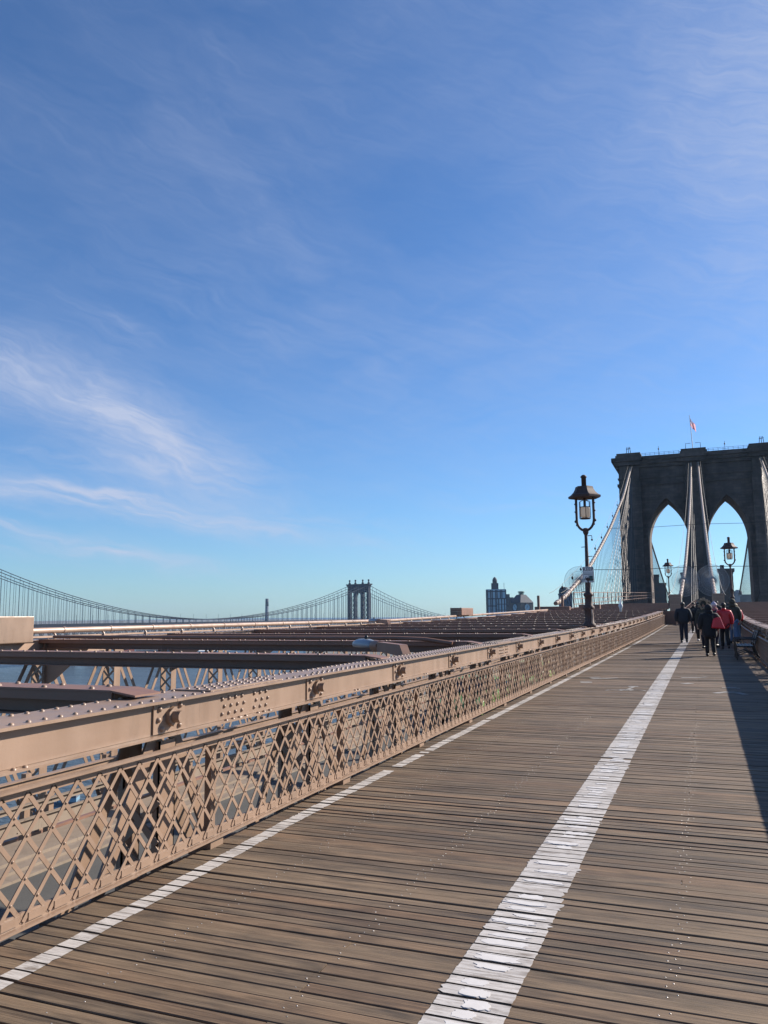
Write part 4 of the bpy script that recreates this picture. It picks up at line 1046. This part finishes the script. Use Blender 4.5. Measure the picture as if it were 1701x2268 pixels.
# smokestack
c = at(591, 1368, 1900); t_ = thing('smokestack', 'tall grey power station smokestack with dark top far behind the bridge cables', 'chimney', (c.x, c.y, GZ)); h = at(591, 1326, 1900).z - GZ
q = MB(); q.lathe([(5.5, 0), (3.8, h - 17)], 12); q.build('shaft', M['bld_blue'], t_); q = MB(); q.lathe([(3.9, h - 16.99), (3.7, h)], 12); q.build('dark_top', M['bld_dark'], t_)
building('brick_building', 'dark stepped brick building seen through the arch nearest the lamp post', 1447, 1475, 1295, 480, M['bld_brown'], 22, win=M['window_dark'])
building('brick_building', 'taller dark brick building at the inner edge of the arch, behind the stepped one', 1445, 1459, 1276, 520, M['bld_brown'], 18)
t_, w_, h = building('corniced_building', 'brown building with projecting cornice behind the lamp post in the bench side arch', 1592, 1623, 1268, 440, M['bld_brown'], 20, win=M['window_dark'])
q = MB(); q.box(-w_ / 2 - .9, w_ / 2 + .9, -.9, 21, h + 1.01, h + 2.0); q.box(-w_ * .4, -w_ * .1, 3, 9, h + 2.01, h + 4); q.build('cornice', M['bld_brown'], t_)
building('brown_block', 'dark brown block between the left inner cable and the middle pier', 1508, 1530, 1272, 420, M['bld_brown'], 16)
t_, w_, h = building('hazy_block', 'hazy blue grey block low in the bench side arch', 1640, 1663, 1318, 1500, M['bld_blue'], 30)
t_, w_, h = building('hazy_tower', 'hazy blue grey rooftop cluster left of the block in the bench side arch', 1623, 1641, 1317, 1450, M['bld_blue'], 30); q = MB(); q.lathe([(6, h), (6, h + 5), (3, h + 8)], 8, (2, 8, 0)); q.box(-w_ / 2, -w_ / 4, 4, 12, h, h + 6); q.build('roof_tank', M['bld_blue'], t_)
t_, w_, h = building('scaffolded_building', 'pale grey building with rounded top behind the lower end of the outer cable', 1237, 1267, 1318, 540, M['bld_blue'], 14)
q = MB(); q.lathe([(w_ * .40, h + 1), (w_ * .40, h + 3.2), (w_ * .30, h + 5.0), (w_ * .12, h + 5.6)], 10, (-w_ * .08, 6, 0)); q.build('rounded_top', M['bld_grey'], t_)
# low sheds on the opposite shore, left
cols = [('white', M['white']), ('grey', M['bld_grey']), ('brick red', mat('red_brick', steel_fn((.16, .05, .04), .8))), ('pale tan', M['pipe']), ('dark blue grey', M['bld_blue']), ('long white', M['white'])]
for i, (x0, x1, yt, yb) in enumerate(((80, 128, 1446, 1452), (134, 168, 1443, 1451), (262, 298, 1443, 1451), (190, 232, 1445, 1452), (300, 420, 1441, 1451), (440, 560, 1442, 1450))):
    D = 900; a = at(x0, yb, D); b_ = at(x1, yb, D); w_ = (b_ - a).length
    t_ = thing('pier_shed', '%s waterside shed %s on the far river bank' % (cols[i][0], ('beside the cover box', 'behind the first truss post', 'between the cross beams', 'with a low pitched roof', 'wide and low', 'farthest upstream')[i]), 'shed', (a.x, a.y, -45), math.atan2(b_.y - a.y, b_.x - a.x))
    hh = at(x0, yt, D).z + 45; q = MB(); q.prism([(0, 0), (14, 0), (14, hh), (7, hh + 2), (0, hh)], 0, w_, 'X'); q.build('wall', cols[i][1], t_)
    q = MB(); n = int(w_ / 5)
    for k in range(n): q.box((k + .3) * w_ / n, (k + .7) * w_ / n, -.1, .2, hh * .3, hh * .6)
    q.build('window', M['window_dark'], t_, stuff=True)

# blue boat on the river
c = at(140, 1790, 205); bo = thing('work_boat', 'blue hulled boat on the river glimpsed through the nearest lattice', 'boat', (c.x, c.y, -45.3), R_(28))
q = MB(); hullp = [(-9, .0, 2.2), (-8.5, 2.6, 2.2), (5, 2.7, 2.4), (9.5, 0, 3.0)]
vs = [(-9, -2.4, 2.2), (5, -2.7, 2.4), (9.8, 0, 3.1), (5, 2.7, 2.4), (-9, 2.4, 2.2), (-8.4, -1.8, 0), (4.5, -2.0, 0), (8.4, 0, 0), (4.5, 2.0, 0), (-8.4, 1.8, 0)]
q.add(vs, [(0, 1, 2, 3, 4), (9, 8, 7, 6, 5), (0, 5, 6, 1), (1, 6, 7, 2), (2, 7, 8, 3), (3, 8, 9, 4), (4, 9, 5, 0)]); q.build('hull', plain('navy_hull_paint', (.03, .035, .12), .4), bo)
q = MB(); q.box(-6, 3, -1.9, 1.9, 2.42, 4.6); q.box(-1, 3.2, -1.6, 1.6, 4.61, 6.4); q.build('cabin', M['bld_blue'], bo); q = MB(); q.box(-5.6, 2.6, -1.93, 1.93, 3.3, 4.1); q.box(-.8, 3.23, -1.63, 1.63, 5.1, 5.9); q.build('window', M['glass'], bo)

# ------------------------------------------------------------------ vehicles on the left roadway
def car(loc, label, paint, src_rz=PI_):
    t_ = thing('car', label, 'car', loc, src_rz)
    W2 = .93
    def loft(secs, name, m_):
        q = MB(); vs = []; n = None
        for (x, pr) in secs:
            full = [(-y_, z_) for y_, z_ in pr] + [(y_, z_) for y_, z_ in reversed(pr)]; n = len(full); vs += [(y_, x, z_) for y_, z_ in full]
        fs = []
        for i in range(len(secs) - 1):
            for k in range(n): fs.append((i * n + k, i * n + (k + 1) % n, (i + 1) * n + (k + 1) % n, (i + 1) * n + k))
        fs += [tuple(range(n)), tuple(reversed(range((len(secs) - 1) * n, len(secs) * n)))]
        q.add(vs, fs, 0, None, False); return q.build(name, m_, t_, bevel=.03)
    def sec(w_, zb, zm, zt): return [(w_ * .9, zb), (w_, zb + .12), (w_, zm), (w_ * .93, zt)]
    body = loft([(2.32, sec(.78, .32, .55, .66)), (2.15, sec(.90, .24, .62, .78)), (1.2, sec(.93, .22, .78, .95)), (.85, sec(.93, .22, .80, 1.0)), (-1.6, sec(.93, .22, .84, 1.02)), (-2.1, sec(.92, .24, .82, 1.0)), (-2.3, sec(.84, .34, .70, .86))], 'body', paint)
    cab = loft([(.95, [(.80, .99), (.79, 1.0), (.78, 1.02), (.74, 1.03)]), (.25, [(.82, .99), (.80, 1.1), (.72, 1.48), (.60, 1.54)]), (-1.2, [(.82, .99), (.80, 1.1), (.72, 1.50), (.60, 1.56)]), (-1.85, [(.80, .99), (.79, 1.02), (.72, 1.1), (.68, 1.12)])], 'cabin', paint)
    q = MB(); q.hexa([(-.68, .92, 1.06), (.68, .92, 1.06), (.58, .32, 1.47), (-.58, .32, 1.47), (-.68, .95, 1.08), (.68, .95, 1.08), (.58, .35, 1.50), (-.58, .35, 1.50)]); q.build('windscreen', M['window_dark'], t_)
    for s_ in (-1, 1):
        q = MB(); q.add([(s_ * .812, .55, 1.08), (s_ * .815, -1.5, 1.08), (s_ * .74, -1.2, 1.45), (s_ * .74, .2, 1.45), (s_ * .79, .55, 1.08), (s_ * .79, -1.5, 1.08), (s_ * .72, -1.2, 1.45), (s_ * .72, .2, 1.45)], [(0, 1, 2, 3), (7, 6, 5, 4), (0, 4, 5, 1), (1, 5, 6, 2), (2, 6, 7, 3), (3, 7, 4, 0)]); q.build('side_window', M['window_dark'], t_)
        q = MB(); q.ball((s_ * .70, 2.24, .64), .13, 10, 0, (1.2, .5, .8)); q.build('headlight', M['screw'], t_)
        q = MB(); q.ball((s_ * 1.0, .75, 1.05), .10, 8, 0, (1, .6, .8)); q.tube([(s_ * .9, .72, 1.0), (s_ * .97, .75, 1.03)], .025, 5); q.build('mirror', paint, t_)
        for y_ in (1.42, -1.42):
            q = MB(); q.tube([(s_ * .74, y_, .34), (s_ * .95, y_, .34)], .34, 18); wh = q.build('wheel', M['black_iron'], t_); q = MB(); q.tube([(s_ * .94, y_, .34), (s_ * .96, y_, .34)], .21, 14); q.build('rim', M['lampgrey'], wh)
    q = MB(); q.box(-.5, .5, 2.28, 2.345, .40, .56); q.build('grille', M['black_iron'], t_)
    return t_
g1 = plain('apple_green_car_paint', (.13, .22, .06), .28, .0, .03); g2 = plain('pale_lime_car_paint', (.30, .38, .13), .3, .0, .03)
car(W(Vector((-8.6, 31.0, -2.5))), 'apple green car coming this way, seen through the lattice', g1)
car(W(Vector((-8.3, 40.5, -2.5))), 'pale lime green car farther along the roadway, behind the apple green car', g2)

# ------------------------------------------------------------------ people
M['skin'] = plain('skin', (.33, .19, .13), .55, 0, .05, 20)
M['hair_dark'] = plain('dark_hair', (.018, .013, .011), .6, 0, .3, 40)
M['hair_fair'] = plain('fair_hair', (.30, .21, .11), .6, 0, .3, 40)
M['fur'] = plain('beige_fur', (.30, .24, .17), .95, 0, .5, 60)
M['navy'] = plain('black_navy_jacket_cloth', (.010, .012, .018), .75, 0, .3, 14)
M['black_cloth'] = plain('black_coat_cloth', (.009, .009, .011), .8, 0, .3, 14)
M['denim_dark'] = plain('dark_denim', (.013, .016, .028), .85, 0, .3, 20)
M['denim_pale'] = plain('pale_blue_denim', (.10, .16, .25), .85, 0, .2, 20)
M['red_cloth'] = plain('red_jacket_nylon', (.55, .012, .018), .42, 0, .2, 8)
M['red_bag'] = plain('red_bag_leather', (.62, .014, .02), .35, 0, .1, 8)
M['olive'] = plain('olive_coat_cloth', (.035, .033, .022), .8, 0, .3, 14)
M['shoe_white'] = plain('white_trainer', (.50, .49, .47), .6)
M['shoe_dark'] = plain('dark_shoe', (.015, .013, .012), .5)
M['lilac'] = plain('lilac_and_white_knit', (.40, .37, .46), .9, 0, .2, 40)
M['pink'] = plain('dusty_pink_scarf', (.30, .12, .13), .85, 0, .2, 20)
M['beige'] = plain('beige_coat_cloth', (.25, .19, .13), .85, 0, .2, 20)
def skin_mesh(name, verts, edges, parent, m_, root=0, sub=1, flat=None):
    me = bpy.data.meshes.new(name); bm = bmesh.new(); lay = bm.verts.layers.skin.verify(); vv = []
    for (p, r) in verts:
        v = bm.verts.new(p); vv.append(v); r = r if isinstance(r, tuple) else (r, r); v[lay].radius = r
    for a, b in edges: bm.edges.new((vv[a], vv[b]))
    vv[root][lay].use_root = True
    bm.to_mesh(me); bm.free(); me.materials.append(m_)
    o = bpy.data.objects.new(name, me); C.objects.link(o); o.parent = parent
    k = o.modifiers.new('skin', 'SKIN'); k.use_smooth_shade = True; k.branch_smoothing = .3
    s_ = o.modifiers.new('subdiv', 'SUBSURF'); s_.levels = sub; s_.render_levels = sub
    return o
def person(loc, label, H=1.78, rz=0.0, step=.22, jacket='navy', jhem=.78, trousers='denim_dark', shoes='shoe_dark', head='hair', hairm='hair_dark', bulk=1.0, face=False, arms=(0, 0), scarf=None):
    """built facing +Y, 1.75 m tall, then scaled"""
    t_ = thing('person', label, 'person', loc, rz); f = H / 1.75; t_.scale = (f, f, f)
    sp = step
    hipL, hipR = (-.085, 0, .90), (.085, 0, .90)
    kL, kR = (-.09, sp * .55 + .03, .50), (.09, -sp * .30 + .04, .48)
    aL, aR = (-.095, sp, .085), (.095, -sp, .10 + sp * .25)
    tL, tR = (-.105, sp + .13, .035), (.105, -sp + .12, .035 + sp * .05)
    sh = .185 * (bulk ** .5); armsw = arms
    def arm(s_, sw):
        e = (s_ * (sh + .07), -.03 + sw * .12, 1.14); w_ = (s_ * (sh + .055), .05 + sw * .30, .90 + abs(sw) * .04); return (s_ * sh, -.01, 1.42), e, w_
    AL, AR = arm(-1, armsw[0]), arm(1, armsw[1])
    V = [((0, 0, .95), (.14, .10)), ((0, .0, 1.15), (.13, .095)), ((0, -.01, 1.36), (.15, .10)), ((0, 0, 1.50), (.055, .058)), ((0, .015, 1.575), (.070, .075)), ((0, .02, 1.655), (.078, .098)), ((0, .01, 1.725), (.055, .07)),
         (hipL, .085), (kL, .058), (aL, .038), (tL, .03), (hipR, .085), (kR, .058), (aR, .038), (tR, .03),
         (AL[0], .06), (AL[1], .042), (AL[2], .028), (AR[0], .06), (AR[1], .042), (AR[2], .028)]
    Ed = [(0, 1), (1, 2), (2, 3), (3, 4), (4, 5), (5, 6), (0, 7), (7, 8), (8, 9), (9, 10), (0, 11), (11, 12), (12, 13), (13, 14), (2, 15), (15, 16), (16, 17), (2, 18), (18, 19), (19, 20)]
    for s_, wi, wp in ((-1, 17, AL[2]), (1, 20, AR[2])):        # palms, four fingers and a thumb, slightly curled
        k = len(V); wv = Vector(wp); V.append((wv + Vector((0, .012, -.075)), (.016, .034))); Ed.append((wi, k))
        for j, (dy, L) in enumerate(((.036, .075), (.013, .085), (-.010, .080), (-.032, .062))):
            n = len(V); V.append((wv + Vector((0, .012 + dy, -.10)), .0095)); V.append((wv + Vector((-s_ * .012, .014 + dy, -.10 - L * .55)), .0085)); V.append((wv + Vector((-s_ * .035, .016 + dy, -.10 - L * .9)), .0075)); Ed += [(k, n), (n, n + 1), (n + 1, n + 2)]
        n = len(V); V.append((wv + Vector((-s_ * .022, .045, -.055)), .010)); V.append((wv + Vector((-s_ * .035, .062, -.09)), .0085)); Ed += [(k, n), (n, n + 1)]
    skin_mesh('body', V, Ed, t_, M['skin'])
    # face
    q = MB(); q.ball((0, .112, 1.645), .016, 8, 0, (.8, 1.2, 1.4)); q.ball((-.078, .01, 1.65), .02, 8, 0, (.5, .9, 1.5)); q.ball((.078, .01, 1.65), .02, 8, 0, (.5, .9, 1.5)); q.build('nose_and_ears', M['skin'], t_)
    for s_ in (-1, 1): q = MB(); q.ball((s_ * .032, .098, 1.665), .011, 8, 0, (1.2, .6, .8)); q.build('eye', M['hair_dark'], t_)
    q = MB(); q.ball((0, .100, 1.605), .022, 8, 0, (1.1, .5, .32)); q.build('mouth', M['pink'], t_)
    b = bulk
    # trousers
    skin_mesh('trousers', [((0, 0, .98), (.15, .115)), (hipL, .112), (kL, .088), ((aL[0], aL[1], aL[2] - .015), .070), (hipR, .112), (kR, .088), ((aR[0], aR[1], aR[2] - .015), .070)], [(0, 1), (1, 2), (2, 3), (0, 4), (4, 5), (5, 6)], t_, M[trousers])
    for a, tt in ((aL, tL), (aR, tR)):
        q = MB(); c_ = (Vector(a) + Vector(tt)) / 2; q.ball((c_.x, c_.y - .025, max(.055, c_.z - .004)), .1, 10, 0, (.56, 1.55, .60)); q.build('shoe', M[shoes], t_)
    # jacket: torso chain plus sleeves
    jv = []; z = jhem
    zs = [jhem] + [zz for zz in (.80, .95, 1.12, 1.28) if zz > jhem + .08] + [1.40, 1.50]
    for zz in zs:
        rx = .185 * b if zz < 1.3 else (.17 * b if zz < 1.45 else .075); ry = .14 * b if zz < 1.3 else (.115 * b if zz < 1.45 else .07); jv.append(((0, -.005, zz), (rx, ry)))
    je = [(i, i + 1) for i in range(len(zs) - 1)]; ch = len(zs) - 2
    for A in (AL, AR):
        k = len(jv); jv += [((A[0][0], A[0][1], A[0][2] - .01), .085 * b), (A[1], .072 * b), ((A[2][0], A[2][1], A[2][2] + .02), .055 * b)]; je += [(ch, k), (k, k + 1), (k + 1, k + 2)]
    jk = skin_mesh('jacket', jv, je, t_, M[jacket], root=ch)
    q = MB(); q.lathe([(.085, 1.47), (.092, 1.52), (.080, 1.56)], 12, (0, .0, 0), sy=1.1); q.build('collar', M[jacket], t_)
    # head covering
    if head == 'hair':
        q = MB(); q.ball((0, -.012, 1.675), .1, 12, 0, (.92, 1.12, 1.0), 8); q.ball((0, -.045, 1.60), .075, 10, 0, (1.0, .75, 1.0)); o = q.build('hair', M[hairm], t_)
    elif head == 'longhair':
        q = MB(); q.ball((0, -.015, 1.68), .103, 12, 0, (.95, 1.1, 1.0), 8); q.ball((0, -.06, 1.52), .09, 12, 0, (1.1, .6, 1.6)); q.build('hair', M[hairm], t_)
    elif head in ('hood', 'furhood'):
        q = MB(); q.ball((0, -.03, 1.665), .125, 14, 0, (1.02, 1.02, 1.08), 8); q.ball((0, -.06, 1.53), .12, 12, 0, (1.15, .8, .8)); q.build('hood', M[jacket], t_)
        if head == 'furhood':
            q = MB()
            for i in range(90):
                a = 2 * PI_ * rnd.random(); rr = .125 + rnd.uniform(-.02, .03); c_ = Vector((rr * math.cos(a), .055 + rnd.uniform(-.05, .05), 1.665 + rr * 1.1 * math.sin(a))); d_ = Vector((math.cos(a), rnd.uniform(-1, .8), math.sin(a))) * .07
                q.tube([c_, c_ + d_], [.022, .004], 5)
            q.build('fur_trim', M['fur'], t_)
    elif head == 'beanie':
        q = MB(); q.ball((0, -.005, 1.69), .112, 14, 0, (.98, 1.08, 1.0), 8); q.ball((0, -.01, 1.81), .035, 8); q.build('knit_hat', M[hairm], t_)
        q = MB(); q.lathe([(.112, 1.665), (.118, 1.675), (.118, 1.705), (.112, 1.715)], 14, (0, -.005, 0), sy=1.1); q.build('hat_band', M['shoe_white'], t_)
    elif head == 'hat':
        q = MB(); q.lathe([(.15, 1.70), (.155, 1.71), (.10, 1.725), (.10, 1.80), (.07, 1.83)], 14, (0, 0, 0), sy=1.1); q.ball((0, -.04, 1.6), .095, 10, 0, (1, .8, 1.2)); q.build('hat', M[hairm], t_)
    if scarf: q = MB(); q.lathe([(.10, 1.44), (.125, 1.48), (.12, 1.54), (.095, 1.57)], 12, (0, .01, 0), sy=1.1); q.build('scarf', M[scarf], t_)
    return t_
def G(x, y): return Vector((x, y, dz(y)))
person(G(-1.02 + .05, 41.0), 'person in a dark jacket and jeans walking away, apart from the group', 1.90, R_(4), .10, 'navy', .80, 'denim_dark', 'shoe_dark', 'hair', 'hair_dark', 1.42)
person(G(-.25, 41.6), 'person facing the viewer in a black hooded coat and white trainers', 1.86, R_(178), .17, 'black_cloth', .62, 'black_cloth', 'shoe_white', 'hood', 'hair_dark', 1.45)
pc = person(G(.12, 30.4), 'nearest person, in a long black hooded parka and black trousers, back turned', 1.76, R_(6), .10, 'black_cloth', .58, 'black_cloth', 'shoe_dark', 'hood', 'hair_dark', 1.45, arms=(.1, .1))
person(G(-.02, 35.0), 'person in an olive coat with pale fur trimmed hood ahead of the parka', 1.92, R_(165), .12, 'olive', .70, 'denim_dark', 'shoe_dark', 'furhood', 'hair_dark', 1.2)
person(G(.38, 36.8), 'person in a lilac and white knitted hat with a pink scarf', 1.85, R_(-40), .15, 'navy', .75, 'denim_dark', 'shoe_dark', 'beanie', 'lilac', 1.0, scarf='pink')
person(G(.72, 35.6), 'person in a bright red jacket and black trousers with dark hair, walking away', 1.85, R_(4), .12, 'red_cloth', .74, 'black_cloth', 'shoe_dark', 'hair', 'hair_dark', 1.22)
person(G(1.20, 40.6), 'person in a dark hooded jacket and pale blue jeans beside the railing', 2.0, R_(6), .16, 'olive', .85, 'denim_pale', 'shoe_dark', 'hood', 'hair_dark', 1.15)
person(G(1.42, 43.0), 'person in a red coat mostly hidden behind the pale blue jeans', 1.80, R_(0), .15, 'red_cloth', .72, 'denim_pale', 'shoe_dark', 'hair', 'hair_fair', 1.05)
person(G(-.62, 52.0), 'dark haired distant person in black, behind the black hooded coat', 1.85, R_(180), .12, 'black_cloth', .75, 'black_cloth', 'shoe_dark', 'longhair', 'hair_dark', 1.05)
person(G(-.18, 55.0), 'fair haired distant person in a beige coat', 1.85, R_(180), .12, 'beige', .7, 'denim_dark', 'shoe_dark', 'longhair', 'hair_fair', 1.0)
person(G(.22, 58.0), 'distant person in a black coat and pale fur hood', 1.85, R_(170), .12, 'black_cloth', .7, 'denim_dark', 'shoe_dark', 'furhood', 'hair_fair', 1.05)
person(G(-.40, 61.0), 'distant person in navy wearing a pale knitted hat', 1.85, R_(180), .12, 'navy', .7, 'denim_dark', 'shoe_dark', 'beanie', 'beige', 1.05)
person(G(.75, 56.0), 'dark haired distant person in a navy jacket behind the red jacket', 1.88, R_(180), .12, 'navy', .75, 'denim_dark', 'shoe_dark', 'hair', 'hair_dark', 1.05)
# red bag carried by the nearest person
t_ = thing('red_bag', 'red shoulder bag hanging at the side of the nearest black parka', 'bag', G(.38, 30.2) + Vector((0, 0, .98)), R_(14))
q = MB(); q.hexa([(-.20, -.07, 0), (.24, -.08, -.03), (.24, .08, -.03), (-.20, .07, 0), (-.13, -.05, .32), (.10, -.05, .40), (.10, .05, .40), (-.13, .05, .32)]); q.build('pouch', M['red_bag'], t_, bevel=.04)
q = MB(); q.tube([(-.12, 0, .30), (-.16, 0, .42), (-.10, 0, .50), (.02, 0, .47), (.09, 0, .38)], .014, 6); q.build('strap', M['shoe_dark'], t_)

# ------------------------------------------------------------------ the winter haze over river and city
hz = MB(); hz.box(-2600, 2600, -60, 3200, -46.2, 58)
m_ = bpy.data.materials.new('thin_blue_haze'); m_.use_nodes = True; t = NT(m_.node_tree)
pv = t.n('ShaderNodeVolumePrincipled'); pv.inputs['Color'].default_value = (.50, .72, 1.0, 1); pv.inputs['Density'].default_value = .00006; pv.inputs['Anisotropy'].default_value = .2
t.t.links.new(pv.outputs[0], t.n('ShaderNodeOutputMaterial').inputs['Volume'])
tag(hz.build('haze', m_), kind='stuff')
